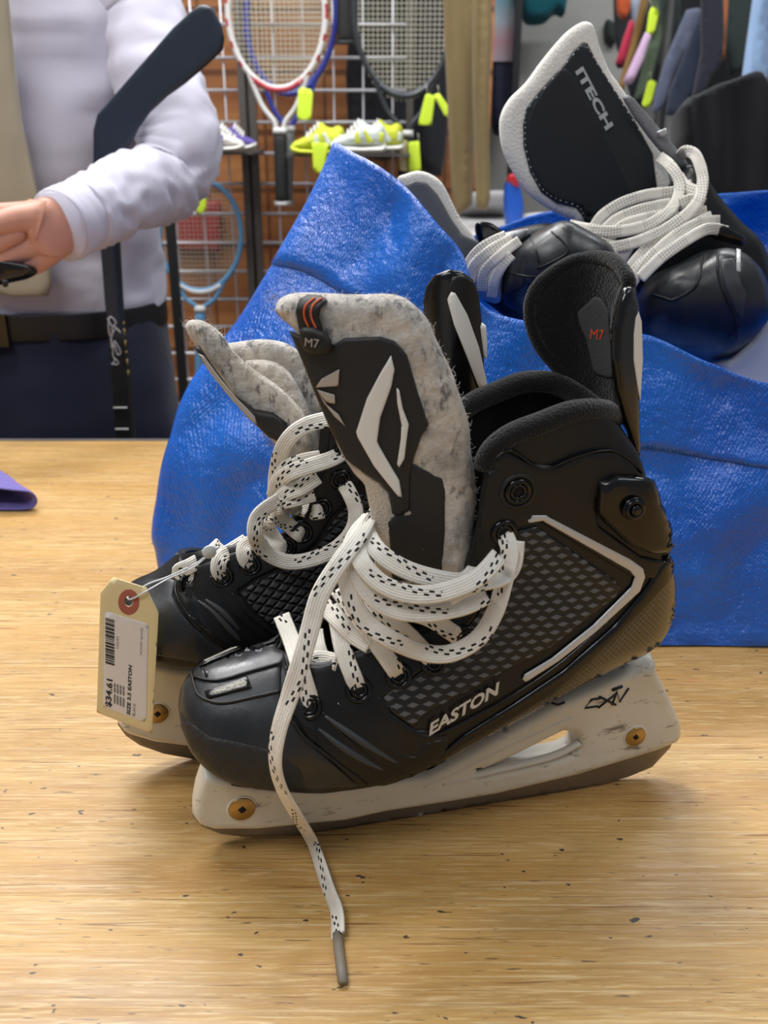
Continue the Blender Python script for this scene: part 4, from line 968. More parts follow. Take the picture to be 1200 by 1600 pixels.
# ------------------------------------------------------------------ cloth at the left edge of the counter
V = []; nu, nv = 26, 9; pf = Pz(46, 800, TOP); pb = Pz(-8, 752, TOP)
for a in range(nv):
    q = a/(nv-1); xf = pf.x+(pb.x-pf.x)*q; y = pf.y+(pb.y-pf.y)*q; R = .0095-.003*q
    for b_ in range(nu):
        s = b_/(nu-1)
        if s < .4: x, z = xf-.12*(1-s/.4), .0022
        elif s < .65: w_ = (s-.4)/.25*PI; x, z = xf+math.sin(w_)*R, .0022+R*(1-math.cos(w_))
        else: k = (s-.65)/.35; x, z = xf-.12*k, .0022+2*R+.006*math.sin(k*PI*.8)
        V.append(Vector((x, y+.004*noise.noise(Vector((x*40, 0, q*2))), TOP+z+.0012*noise.noise(Vector((x*60, q*3, 4))) * (s > .4))))
Fc = [(a*nu+b_, a*nu+b_+1, (a+1)*nu+b_+1, (a+1)*nu+b_) for a in range(nv-1) for b_ in range(nu-1)]
cl = mesh('folded_cloth', V, Fc, m_fabric('lilac_cloth', '6a5f9f', .9, 500), None); solidify(cl, .0024, 0); subsurf(cl, 1)
tag(cl, 'folded lilac cloth lying on the counter at its left side', 'cloth')

# ------------------------------------------------------------------ grid panels, shelves
M['wire'] = simple('zinc_wire', 'cfcfd6', .35, .35); M['post'] = simple('grey_post', '6d6861', .4, .6)
def wire_grid(name, px0, px1, Y, z0, z1, step, label, offx=0):
    x0 = Py(px0, 200, Y).x; x1 = Py(px1, 200, Y).x
    t = thing(name, ((x0+x1)/2, Y, z0), label, 'wire grid')
    mb = MB(); x = x0+step*.5+offx
    while x < x1: mb.tube([(x, Y+.004, z0), (x, Y+.004, z1)], .0026, 6); x += step
    z = z0+step*.4
    while z < z1: mb.tube([(x0, Y-.004, z), (x1, Y-.004, z)], .0044, 6); z += step
    mb.build('wire_mesh', M['wire'], t)
    mb = MB()
    for x in (x0, x1): mb.box((x, Y, (z0+z1)/2), (.018, .018, z1-z0))
    for z in (z0, z1): mb.box(((x0+x1)/2, Y, z), (x1-x0, .014, .014))
    mb.build('frame', M['post'], t, smooth=False); return t
GY = 2.72
wire_grid('wire_grid_panel', 150, 381, GY, .02, 2.0, .0765, 'left zinc wire grid display panel behind the shirted person')
wire_grid('wire_grid_panel', 397, 640, GY, .02, 2.0, .0765, 'right zinc wire grid display panel behind the blue bag', .02)
mb = MB(); P = Py(390, 200, 2.74); mb.box((P.x, P.y+.01, 1.05), (.03, .03, 2.1)); tag(mb.build('upright_post', M['post'], smooth=False), 'grey metal upright post between the two wire grids', 'post')

# ------------------------------------------------------------------ tennis rackets
def racket(cx, cy, rx, ry, neck, grip_top, grip_bot, gw, Y, mats, label, tilt=0.0, group='tennis rackets on the wall', bridge=None, thick=.0075):
    mp = lambda x, y, o_=0: Py(x+tilt*(y-cy), y, Y)-Vector((0, o_, 0))
    c = mp(cx, cy); t = thing('tennis_racket', mp(cx, grip_bot), label, 'tennis racket', group)
    mb = MB(); pts = [mp(cx+rx*math.cos(a), cy+ry*math.sin(a)) for a in [k*PI/32 for k in range(64)]]
    n = len(pts)
    mb.tube(pts, thick, 8, closed=True, nrm=(0, 1, 0))
    if len(mats['frame']) > 1: mb.mi = [1 if (i % 8) in mats.get('arc', (0, 1)) and (i//8) % mats.get('every', 3) == 0 else 0 for i in range(len(mb.mi))]
    for s in (-1, 1):
        a = math.radians(52); p0 = (cx+s*rx*math.cos(a)*1.0, cy+ry*math.sin(a))
        q = catmull([p0, (cx+s*rx*.36, (cy+ry+neck)/2), (cx+s*gw*.42, neck), (cx+s*gw*.3, grip_top)], 6)
        mb.tube([mp(*p) for p in q], thick*.85, 8)
    b = catmull([(cx-rx*.5, cy+ry*.87), (cx-rx*.25, cy+ry*.97), (cx, cy+ry), (cx+rx*.25, cy+ry*.97), (cx+rx*.5, cy+ry*.87)], 5)
    mb.build('frame', mats['frame'], t)
    mb = MB(); mb.tube([mp(p[0], p[1]+2, .002) for p in b], thick*.95, 8); mb.build('throat_bridge', mats.get('bridge', mats['frame'][0]), t)
    mb = MB(); sp = .0115; w = rx/F*((c-CAM).dot(FW)); h = ry/F*((c-CAM).dot(FW)); ctr = mp(cx, cy)
    k = -w+sp
    while k < w: q = h*math.sqrt(max(0, 1-(k/w)**2)); mb.tube([ctr+Vector((k, 0, -q)), ctr+Vector((k, 0, q))], .0008, 4, caps=False); k += sp
    k = -h+sp
    while k < h: q = w*math.sqrt(max(0, 1-(k/h)**2)); mb.tube([ctr+Vector((-q, 0, k)), ctr+Vector((q, 0, k))], .0008, 4, caps=False); k += sp
    tag(mb.build('string_bed', mats['string'], t), kind='stuff')
    g = slab('grip', [(cx-gw/2, grip_top), (cx+gw/2, grip_top), (cx+gw/2, grip_bot-8), (cx+gw*.6, grip_bot), (cx-gw*.6, grip_bot), (cx-gw/2, grip_bot-8)], lambda x, y, o_: mp(x, y, o_), .014, mats['grip'], t, rnd=gw*.4, res=8)
    slab('collar', [(cx-gw*.52, grip_top-9), (cx+gw*.52, grip_top-9), (cx+gw*.56, grip_top+2), (cx-gw*.56, grip_top+2)], lambda x, y, o_: mp(x, y, o_), .015, mats['collar'], t, rnd=3, res=6)
    slab('butt_cap', [(cx-gw*.6, grip_bot-4), (cx+gw*.6, grip_bot-4), (cx+gw*.62, grip_bot+4), (cx-gw*.62, grip_bot+4)], lambda x, y, o_: mp(x, y, o_), .016, mats['butt'], t, rnd=3, res=6)
    return t
W = lambda n, c, r=.3: simple(n, c, r)
M['rwhite'] = W('white_racket_paint', 'd8d6d4'); M['rred'] = W('red_racket_paint', 'b8404a'); M['rblue'] = W('blue_racket_paint', '3b47a8'); M['rpink'] = W('pink_racket_paint', 'c97a96')
M['rgrey'] = W('grey_racket_paint', '7d7f80'); M['rdark'] = W('graphite_racket_paint', '33363b'); M['rsky'] = W('sky_racket_paint', '5e95be'); M['string'] = simple('nylon_string', 'c9c3b0', .4); M['stringd'] = simple('grey_string', 'a09c90', .4)
M['grip'] = simple('black_grip_tape', '232322', .7, bs=.4, bsc=200)
racket(455, 22, 70, 122, 190, 205, 318, 21, 2.66, dict(frame=[M['rblue'], M['rpink']], arc=(0, 1, 2, 3), every=1, string=M['string'], grip=M['rgrey'], collar=M['rwhite'], butt=M['rwhite']), 'blue and pink tennis racket hanging just behind the white and red one', tilt=-.03)
racket(432, 18, 76, 120, 190, 208, 318, 21, 2.60, dict(frame=[M['rwhite'], M['rred']], arc=(0, 1, 2, 6, 7), every=3, string=M['string'], grip=M['grip'], collar=M['rwhite'], butt=M['rwhite'], bridge=M['rred']), 'white and red tennis racket hanging with its black grip down', tilt=.03)
racket(630, 18, 77, 130, 195, 212, 330, 24, 2.60, dict(frame=[M['rdark']], string=M['string'], grip=M['grip'], collar=M['rwhite'], butt=M['rdark']), 'dark graphite tennis racket hanging beside the olive trousers', tilt=.015)
racket(313, 368, 64, 86, 478, 486, 610, 17, 2.66, dict(frame=[M['rsky'], M['rsky']], string=M['stringd'], grip=M['rsky'], collar=M['rwhite'], butt=M['rwhite'], bridge=M['rwhite']), 'small light blue and white tennis racket hanging lowest on the left grid', thick=.007)
racket(540, -190, 70, 120, -30, -20, 66, 26, 2.64, dict(frame=[M['rdark']], string=M['stringd'], grip=M['grip'], collar=M['rdark'], butt=M['rdark']), 'black racket grip ending between the two big rackets')

blob_ = slab('red_package', [(268, 318), (345, 315), (345, 395), (270, 392)], vy(2.89), .02, simple('red_package_card', 'a02426', .5, var=.2), None, rnd=3, res=9); tag(blob_, 'red package behind the head of the light blue racket', 'package')
mb = MB(); P = Py(262, 300, 2.45); mb.box((P.x, P.y, .95), (.020, .03, 1.9)); tag(mb.build('display_post', simple('black_post_paint', '141416', .5), smooth=False), 'black post just right of the person in the white shirt', 'post')
# yellow price tags
M['neon'] = simple('fluorescent_yellow_card', 'd6f23c', .6)
def neon(poly, Y, label):
    o = slab('price_tag', poly, vy(Y), .0012, M['neon'], None, rnd=2, res=8)
    c = sum((v.co for v in o.data.vertices), Vector())/len(o.data.vertices); tag(o, label, 'price tag', 'fluorescent yellow price tags')
    top = min(poly, key=lambda p: p[1]); mb = MB(); mb.tube([Py(top[0], top[1]+2, Y), Py(top[0]-2, top[1]-12, Y)], .0008, 5); mb.build('tie', M['string'], o)
neon([(466, 140), (470, 136), (486, 140), (489, 146), (486, 188), (464, 187)], 2.58, 'yellow tag hanging from the throat of the white and red racket')
neon([(487, 222), (513, 224), (506, 272), (490, 268)], 2.42, 'yellow tag hanging below the yellow and white running shoes')
neon([(664, 150), (668, 146), (680, 150), (674, 196), (653, 195)], 2.56, 'upper yellow tag on the dark graphite racket')
neon([(678, 148), (686, 145), (708, 176), (700, 184), (694, 180)], 2.57, 'small tilted yellow tag against the olive trousers')
neon([(638, 222), (655, 220), (658, 268), (638, 270)], 2.56, 'yellow tag hanging at the grip of the dark graphite racket')
neon([(306, 306), (322, 306), (322, 330), (308, 336)], 2.62, 'yellow tag inside the head of the light blue racket')
slab('paper_tag', [(622, 218), (636, 220), (636, 268), (624, 266)], vy(2.57), .001, M['manila'], None, rnd=1, res=8); tag(COL.objects[-1], 'cream paper tag beside the dark racket grip', 'price tag')

# ------------------------------------------------------------------ running shoes on the grid shelf
def shoe(ax, ay, s, flip, Y, cu, cs, ca, label, group):
    """side view drawn on a 100-wide grid, toe to the right"""
    def mp(dy=0, k=1):
        def f(x, y, off):
            X = ax+(x-50)*s*(-1 if flip else 1); return Py(X, ay+y*s, Y)-Vector((0, off, 0))
        return f
    t = thing('running_shoe', Py(ax, ay+30*s, Y), label, 'shoe', group)
    p = [(2, 12), (4, -10), (14, -18), (24, -14), (34, -16), (46, -24), (58, -8), (78, 4), (94, 12), (97, 22), (80, 24), (40, 24), (8, 24)]
    fx = (lambda q: q)
    slab('upper', p, mp(), .034, cu, t, rnd=14, res=5, smooth=True)
    slab('sole', [(1, 18), (10, 22), (40, 24), (80, 22), (98, 16), (100, 22), (92, 32), (60, 34), (8, 34), (0, 28)], mp(), .040, cs, t, rnd=5, res=5)
    for q in ([(22, 16), (36, -6), (42, -6), (34, 18)], [(44, 18), (50, -4), (56, 0), (56, 18)], [(4, 0), (12, -2), (14, 16), (5, 16)]):
        slab('side_panel', q, lambda x, y, o_: mp()(x, y, o_+.031), .004, ca, t, rnd=2, res=4)
    mb = MB()
    for k in range(4): a = mp()(50+k*6, -14+k*6, .0); mb.tube([a+Vector((0, -.022, 0)), a+Vector((0, 0, .012)), a+Vector((0, .022, 0))], .0028, 6)
    tag(mb.build('laces', M['white'], t), kind='stuff')
M['svio'] = simple('violet_mesh', '5f4f9a', .8, var=.1); M['scream'] = simple('cream_mesh', 'd9d2cc', .8, var=.05); M['syel'] = simple('yellow_mesh', 'c6cf3a', .8, var=.1); M['swht'] = simple('white_mesh', 'c9d0c9', .8, var=.06)
shoe(348, 212, .70, False, 2.44, M['scream'], M['white'], M['svio'], 'cream and violet running shoe, left of the pair beside the elbow', 'running shoes on the grid')
shoe(368, 211, .68, False, 2.56, M['svio'], M['white'], M['scream'], 'violet and white running shoe, right of the pair beside the elbow', 'running shoes on the grid')
shoe(497, 212, .88, True, 2.46, M['syel'], M['syel'], M['swht'], 'all yellow running shoe pointing left above the bag', 'running shoes on the grid')
shoe(560, 208, .88, True, 2.40, M['swht'], M['white'], M['syel'], 'white running shoe with yellow panels above the bag peak', 'running shoes on the grid')
shoe(590, 207, .84, True, 2.54, M['syel'], M['white'], M['swht'], 'yellow and white running shoe set rearmost above the bag', 'running shoes on the grid')
def bracket(x0, x1, y, Y, label):
    mb = MB(); a = Py(x0, y, Y); b_ = Py(x1, y, Y); mb.box(((a.x+b_.x)/2, Y+.05, a.z-.003), (b_.x-a.x, .26, .006)); o = mb.build('shoe_shelf', M['post'], smooth=False); tag(o, label, 'shelf')
bracket(322, 400, 236, 2.56, 'small metal shelf under the violet running shoes')
bracket(452, 640, 239, 2.56, 'metal shelf under the yellow running shoes')

# ------------------------------------------------------------------ hanging clothes and wall pieces
def fold(sx, am, seed=0): return lambda x, y: am*noise.noise(Vector((x/sx, y/260, seed)))
def garment(name, poly, Y, mat_, label, cat, th=.018, sx=12, am=.02, group=None, rnd=9, seed=0, parent=None):
    o = slab(name, poly, vy(Y), th, mat_, parent, rnd=rnd, res=9, bump=fold(sx, am, seed))
    if parent is None: tag(o, label, cat, group)
    return o
olive = m_fabric('olive_cotton', '796847', .9)
tr = thing('hanging_trousers', Py(720, 320, 2.45), 'olive brown trousers hanging beside the dark racket', 'trousers')
garment('leg', [(690, -60), (745, -60), (748, 60), (742, 200), (738, 320), (716, 336), (706, 300), (700, 180), (694, 60)], 2.46, olive, '', '', parent=tr, seed=3)
garment('leg', [(738, -60), (768, -60), (768, 60), (764, 160), (766, 310), (760, 330), (744, 324), (742, 250), (738, 140)], 2.40, olive, '', '', parent=tr, seed=5)
garment('black_jacket', [(558, -40), (700, -40), (704, 120), (700, 190), (696, 240), (690, 276), (660, 270), (640, 240), (600, 250), (545, 240), (540, 120), (545, 40)], 2.80, m_fabric('black_nylon', '1c1d22', .6), 'black jacket hanging behind the dark racket', 'jacket', th=.03, am=.02, sx=20)
# board and poster
mb = MB(); P = Py(868, 60, 3.6); mb.box((P.x, P.y, 1.35), (.52, .04, 1.2)); o = mb.build('display_board', simple('pale_pegboard', 'aaa9a4', .6, var=.03), smooth=False); tag(o, 'pale grey display board behind the white edged tongue', 'board')
def m_poster():
    m, nt, B = new_mat('poster_print'); v = coords(nt, 'Object'); s = N(nt, 'ShaderNodeSeparateXYZ'); nt.links.new(v, s.inputs[0])
    z = mth(nt, 'ADD', s.outputs[2], mth(nt, 'MULTIPLY', noi(nt, v, 9, 2), .12))
    nt.links.new(ramp(nt, mth(nt, 'DIVIDE', mth(nt, 'SUBTRACT', z, 1.50), .3), [(0, srgb('c9c3cc')), (.3, srgb('dba9b5')), (.5, srgb('c9d4dc')), (.75, srgb('76b7c9')), (1, srgb('6f9f6b'))]), B.inputs['Base Color']); B.inputs['Roughness'].default_value = .3; return m
mb = MB(); P = Py(785, 40, 3.4); a = Py(785, 96, 3.4).z; mb.box((P.x, P.y, a+.25), (.095, .012, .5)); tag(mb.build('poster', m_poster(), smooth=False), 'narrow pastel poster in pink and pale blue beside the trousers', 'poster')
mb = MB(); P = Py(809, 40, 3.35); mb.box((P.x, P.y, 1.35), (.022, .03, 1.4)); tag(mb.build('display_post', simple('black_post', '25262a', .5), smooth=False), 'thin black post beside the pastel poster', 'post')
def blob(name, poly, Y, mat_, label, cat, th=.03, group=None, rnd=8):
    o = slab(name, poly, vy(Y), th, mat_, None, rnd=rnd, res=8, smooth=True); return tag(o, label, cat, group)
blob('knit_cap', [(812, -10), (882, -20), (884, 12), (880, 24), (868, 20), (850, 34), (822, 34), (814, 14)], 3.4, m_fabric('teal_knit', '155a66', .9), 'teal cap hanging on the pale board at the top', 'cap', .04)
blob('stacked_boxes', [(768, 100), (804, 98), (806, 150), (802, 195), (770, 200)], 3.45, simple('dark_blue_packaging', '2a2f4a', .5, var=.5, vs=14), 'dark packed goods on the wall below the pastel poster', 'goods', .05, rnd=4)
blob('storage_box', [(725, 312), (790, 308), (794, 328), (724, 329)], 2.76, simple('pale_box_card', 'b9b7b8', .7), 'pale storage box low behind the bag, below the olive trousers', 'box', .08, rnd=4)
bt = blob('spray_bottle', [(787, 298), (792, 282), (808, 282), (814, 300), (818, 330), (812, 356), (796, 362), (788, 340)], 2.42, simple('blue_plastic', '1f55b4', .35), 'small blue bottle with a red cap beside the white edged tongue', 'bottle', .03)
slab('cap', [(790, 282), (796, 272), (806, 274), (812, 296), (800, 292)], vy(2.40), .02, simple('red_plastic', 'b3202c', .4), bt, rnd=4, res=5)
blob('white_tube', [(820, 335), (868, 333), (872, 343), (866, 350), (822, 349)], 2.5, simple('white_tube_plastic', 'c8c9cd', .4), 'white tube lying behind the black toe cap', 'tube', .015, rnd=5)
blob('hanging_pouch', [(945, 34), (958, 38), (962, 64), (954, 72), (944, 60)], 3.56, simple('dark_green_rubber', '2b3330', .6), 'small dark pouch on the pale board beside the clothes rack', 'pouch', .03)
mb = MB(); mb.box((.41, 2.53, 1.015), (.58, .66, .03)); t_ = thing('display_table', (.41, 2.53, 0), 'pale display table low behind the bag', 'table'); mb.build('tabletop', simple('pale_table', 'bdbbbb', .6), t_, smooth=False)
for sx in (-1, 1):
    for sy in (-1, 1): mb = MB(); mb.box((.41+sx*.26, 2.53+sy*.3, .5), (.04, .04, 1.0)); mb.build('leg', M['post'], t_, smooth=False)
for k, (poly, Y, c, lab) in enumerate([
    ([(962, -20), (992, -20), (982, 22), (975, 34), (964, 20)], 3.0, 'b8532c', 'orange brown sleeve at the rack top'),
    ([(984, 30), (992, 34), (986, 70), (975, 104), (966, 108), (961, 100), (972, 64)], 2.92, 'c63a55', 'raspberry red garment on the rack'),
    ([(985, 0), (1018, -10), (1010, 20), (995, 70), (984, 108), (978, 100), (990, 50)], 2.95, '8d93a0', 'light grey garment on the rack'),
    ([(1006, -20), (1018, -18), (1000, 60), (975, 140), (966, 150), (962, 145), (985, 70)], 2.88, '8a6a3a', 'tan garment on the rack'),
    ([(1008, 50), (1018, 54), (1005, 95), (992, 124), (986, 132), (973, 128), (990, 90)], 2.80, 'c7a8c6', 'pale pink garment on the rack'),
    ([(1018, -10), (1034, -12), (1034, 60), (1020, 120), (1004, 150), (990, 156), (1000, 120), (1014, 60)], 2.84, '66755f', 'sage green garment on the rack'),
    ([(1030, 0), (1062, -4), (1062, 40), (1046, 80), (1034, 110), (1026, 90), (1034, 50)], 2.82, '2a3532', 'blackish green garment on the rack'),
    ([(1072, 16), (1096, 14), (1080, 60), (1052, 120), (1036, 170), (1020, 178), (1022, 150), (1040, 90), (1058, 50)], 2.72, '565c70', 'slate grey garment on the rack'),
    ([(1094, 14), (1108, 10), (1100, 70), (1086, 130), (1070, 180), (1040, 180), (1046, 140), (1074, 70)], 2.68, '2d3446', 'dark slate garment on the rack'),
    ([(1096, -20), (1130, -20), (1130, 60), (1126, 100), (1112, 120), (1098, 150), (1080, 160), (1096, 80)], 2.62, '23242f', 'navy garment on the rack'),
    ([(1122, -20), (1146, -20), (1143, 50), (1136, 90), (1128, 96), (1123, 60)], 2.9, 'a4613a', 'brown garment on the rack'),
    ([(1140, -20), (1182, -20), (1172, 60), (1165, 110), (1140, 118), (1134, 80)], 2.75, '26302f', 'dark pine garment on the rack'),
    ([(958, -30), (1036, -30), (1036, 150), (1000, 175), (985, 150), (960, 60)], 3.28, '24262a', 'charcoal garment behind the brightly coloured ones'),
    ([(1030, -30), (1100, -30), (1110, 60), (1100, 150), (1040, 170), (1030, 60)], 3.1, '15171b', 'black garment behind the slate ones on the rack'),
    ([(1100, -30), (1210, -30), (1210, 130), (1100, 150), (1105, 60)], 3.25, '181a1e', 'black garment behind the brown one on the rack'),
    ([(1180, 40), (1230, 40), (1230, 220), (1180, 226), (1176, 140)], 2.45, '1f2a3d', 'dark denim garment behind the light blue jeans')]):
    garment('hanging_garment', poly, Y, m_fabric('garment_cloth', c, .85), lab+', upper right', 'clothing', .014, 9, .01, 'clothes on the rack', rnd=3, seed=k)
jn = thing('hanging_jeans', Py(1165, 235, 2.2), 'light blue jeans hanging at the upper right edge', 'jeans')
garment('leg', [(1182, -40), (1206, -40), (1210, 40), (1200, 120), (1182, 190), (1164, 226), (1150, 222), (1156, 150), (1168, 60)], 2.2, m_fabric('light_denim', '8fabd0', .85), '', '', parent=jn, seed=2)
slab('hem', [(1143, 218), (1162, 214), (1160, 238), (1140, 236)], vy(2.17), .012, m_fabric('pale_hem', 'a3a9a6', .9), jn, rnd=4, res=6)
neon([(1018, 10), (1027, 14), (1030, 20), (1022, 54), (1012, 56), (1010, 50), (1014, 20)], 2.815, 'higher of the two yellow tags among the racked clothes')
neon([(1018, 124), (1026, 128), (1016, 166), (1006, 169), (1003, 163), (1012, 128)], 2.815, 'lower of the two yellow tags among the racked clothes')
neon([(1149, 190), (1157, 192), (1158, 214), (1148, 218), (1145, 208)], 2.183, 'yellow tag at the hem of the light blue jeans')
neon([(1194, 224), (1215, 222), (1215, 250), (1192, 250)], 2.3, 'yellow tag at the right edge below the dark denim')
garment('black_coat', [(1068, 160), (1110, 140), (1160, 122), (1176, 120), (1200, 170), (1230, 200), (1230, 330), (1100, 330), (1080, 300), (1064, 260), (1052, 230), (1052, 180)], 1.75, m_fabric('black_coat_cloth', '101217', .8), 'large black coat heaped behind the bag on the right', 'coat', th=.05, am=.03, sx=40)
rk = thing('clothes_rack', Py(1150, 300, 2.9), 'black metal clothes rack holding the hanging clothes', 'clothes rack')
mb = MB(); a = Py(1080, -60, 2.78); mb.tube([(a.x-.2, 2.78, a.z), (a.x+.6, 2.78, a.z)], .014, 8); mb.build('rail', M['matte'], rk)
for dx in (-.04, .6): mb = MB(); mb.tube([(a.x+dx, 2.78, .02), (a.x+dx, 2.78, a.z)], .014, 8); mb.build('upright', M['matte'], rk)
mb = MB(); 
for x in (1152, 1182): mb.tube([Py(x, 232, 2.5), Py(x-4, 330, 2.5)], .007, 6)
mb.tube([Py(1150, 268, 2.5), Py(1184, 268, 2.5)], .007, 6); o = mb.build('display_stand', M['matte']); tag(o, 'thin black display stand under the light blue jeans', 'stand')

# ------------------------------------------------------------------ hockey stick held against the shirt
SYp = 1.288
sm_ = vy(SYp)
M['stickmat'] = simple('dark_composite', '1a2636', .42, var=.12, vs=20)
ST = thing('hockey_stick', Py(190, 700, SYp), 'dark navy hockey stick held upright with its blade at the top', 'hockey stick')
def blade_map(x, y, o_):
    q = max(0, min(1, (x-150)/200)); return vy(SYp+.005-.02*q*q)(x, y, o_)
slab('blade', [(146, 205), (152, 180), (170, 160), (200, 125), (235, 85), (270, 45), (297, 20), (312, 9), (322, 7), (334, 14), (346, 38), (351, 60), (348, 78), (325, 100), (290, 130), (262, 150), (235, 175), (217, 200), (205, 225), (194, 245), (190, 275), (146, 275), (146, 240)], blade_map, .0045, M['stickmat'], ST, rnd=5, res=9)
def lowc(x, y, o_):
    return sm_(x, y, o_)
sh_ = slab('shaft', [(147, 255), (190, 255), (191, 330), (187, 380), (192, 470), (199, 560), (208, 640), (213, 700), (216, 760), (284, 1430), (255, 1430), (187, 760), (182, 700), (174, 560), (165, 470), (158, 380), (150, 320)], lowc, .013, M['stickmat'], ST, rnd=5, res=9)
low = slab('black_lower_shaft', [(170.5, 520), (197, 520), (208, 640), (213, 700), (215.5, 755), (187.5, 755), (182.5, 700), (175, 570)], lambda x, y, o_: sm_(x, y, o_+.0010), .0128, M['matte'], sh_, rnd=4, res=9)
mb = MB(); sf = lambda x, y: sm_(x, y, .0142)
for P in ([(173, 500), (180, 512), (186, 506), (176, 498), (175, 520), (180, 530), (181, 512), (194, 524), (186, 516), (179, 528)], [(178, 530), (180, 548), (183, 535), (193, 552), (188, 556), (183, 540), (181, 556), (184, 566), (179, 571), (190, 570), (184, 562)]):
    mb.tube([sf(*p) for p in catmull(P, 4)], .0011, 5)
mb.build('signature', M['silver'], sh_)
mb = MB()
for x0, x1, y in ((182, 203, 638), (185, 205, 671)): mb.tube([sm_(x0, y, .0142), sm_(x1, y, .0142)], .0024, 8, .4)
mb.build('white_mark', M['white'], low)
mb = MB()
for x, y, l in ((198, 507, 4), (199, 520, 9), (200.5, 538, 9), (202, 552, 4), (203.5, 567, 9), (205, 584, 8)): mb.tube([sm_(x-1, y-l/2, .0120), sm_(x-1, y+l/2, .0120)], .0012, 6)
mb.build('edge_lettering', simple('ochre_print', 'a58f4d', .5), sh_)

# ------------------------------------------------------------------ the person behind the counter
PX0, PYY = -.54, 1.46
skin = simple('skin', 'c08a74', .5, var=.12, vs=25, bs=.2, bsc=120, bd=.001)
person = bpy.data.meshes.new('person')
J = {}
verts = []; edges = []; rad = []
def jn_(name, p, r, par=None):
    J[name] = len(verts); verts.append(tuple(p)); rad.append(r)
    if par is not None: edges.append((J[par], J[name]))
el = Vector((-.268, 1.335, 1.213)); wr = Vector((-.362, 1.12, 1.165))
jn_('pelvis', (PX0, PYY, .96), (.15, .10)); jn_('waist', (PX0, PYY, 1.10), (.14, .095), 'pelvis'); jn_('chest', (PX0, PYY, 1.28), (.16, .105), 'waist'); jn_('upper', (PX0, PYY, 1.40), (.13, .09), 'chest')
jn_('neck', (PX0, PYY-.01, 1.52), (.058, .058), 'upper')
for s, nm in ((1, 'l'), (-1, 'r')):
    jn_('sh'+nm, (PX0+s*.185, PYY, 1.41), (.06, .06), 'upper')
    e = el if s > 0 else Vector((2*PX0-el.x, 1.335, 1.213)); w_ = wr if s > 0 else Vector((2*PX0-wr.x, 1.12, 1.10))
    jn_('el'+nm, e, (.042, .042), 'sh'+nm); jn_('fo'+nm, e.lerp(w_, .4), (.041, .041), 'el'+nm); jn_('wr'+nm, w_, (.033, .030), 'fo'+nm)
    d = ((Vector((-.432, 1.075, 1.138)) if s > 0 else Vector((2*PX0+.46, 1.07, 1.09)))-w_)
    dn = d.normalized(); up_ = Vector((0, -.25, .97)); up_ = (up_-dn*up_.dot(dn)).normalized(); fr_ = dn.cross(up_); fr_ = fr_ if fr_.y > 0 else -fr_
    for k in range(4):
        o_ = .027-.018*k; L_ = (.040, .044, .041, .033)[k]; b0 = w_+dn*(.086-.004*abs(k-1)**1.5)+up_*o_
        jn_('m%d%s' % (k, nm), w_+dn*.042+up_*o_*.95-fr_*.002, (.0175, .0175), 'wr'+nm)
        jn_('f%d1%s' % (k, nm), b0, (.0118, .0118), 'm%d%s' % (k, nm))
        jn_('f%d2%s' % (k, nm), b0+dn*L_*.55+fr_*L_*.75-up_*.004, (.0098, .0098), 'f%d1%s' % (k, nm))
        jn_('f%d3%s' % (k, nm), b0+dn*L_*.10+fr_*L_*1.10-up_*.007, (.0086, .0086), 'f%d2%s' % (k, nm))
        jn_('f%d4%s' % (k, nm), b0-dn*L_*.30+fr_*L_*.90-up_*.008, (.0076, .0076), 'f%d3%s' % (k, nm))
    jn_('t1'+nm, w_+dn*.030+up_*.020+fr_*.016, (.015, .015), 'wr'+nm); jn_('t2'+nm, w_+dn*.058+up_*.026+fr_*.034, (.0118, .0118), 't1'+nm); jn_('t3'+nm, w_+dn*.085+up_*.018+fr_*.046, (.0098, .0098), 't2'+nm)
    jn_('hip'+nm, (PX0+s*.095, PYY, .88), (.09, .09), 'pelvis'); jn_('knee'+nm, (PX0+s*.11, PYY-.01, .50), (.058, .058), 'hip'+nm); jn_('ank'+nm, (PX0+s*.12, PYY+.02, .09), (.038, .038), 'knee'+nm); jn_('foot'+nm, (PX0+s*.13, PYY-.13, .035), (.035, .03), 'ank'+nm)
person.from_pydata(verts, edges, []); man = bpy.data.objects.new('person', person); COL.objects.link(man); person.materials.append(skin)
sk = man.modifiers.new('skin', 'SKIN'); sk.use_smooth_shade = True
if not person.skin_vertices: 
    bm = bmesh.new(); bm.from_mesh(person); bm.verts.layers.skin.verify(); bm.to_mesh(person); bm.free()
for i, r in enumerate(rad): person.skin_vertices[0].data[i].radius = r; person.skin_vertices[0].data[i].use_root = (i == 0)
subsurf(man, 2)
tag(man, 'person in white shirt, beige tie and navy trousers behind the counter, forearm crossing in front', 'person')

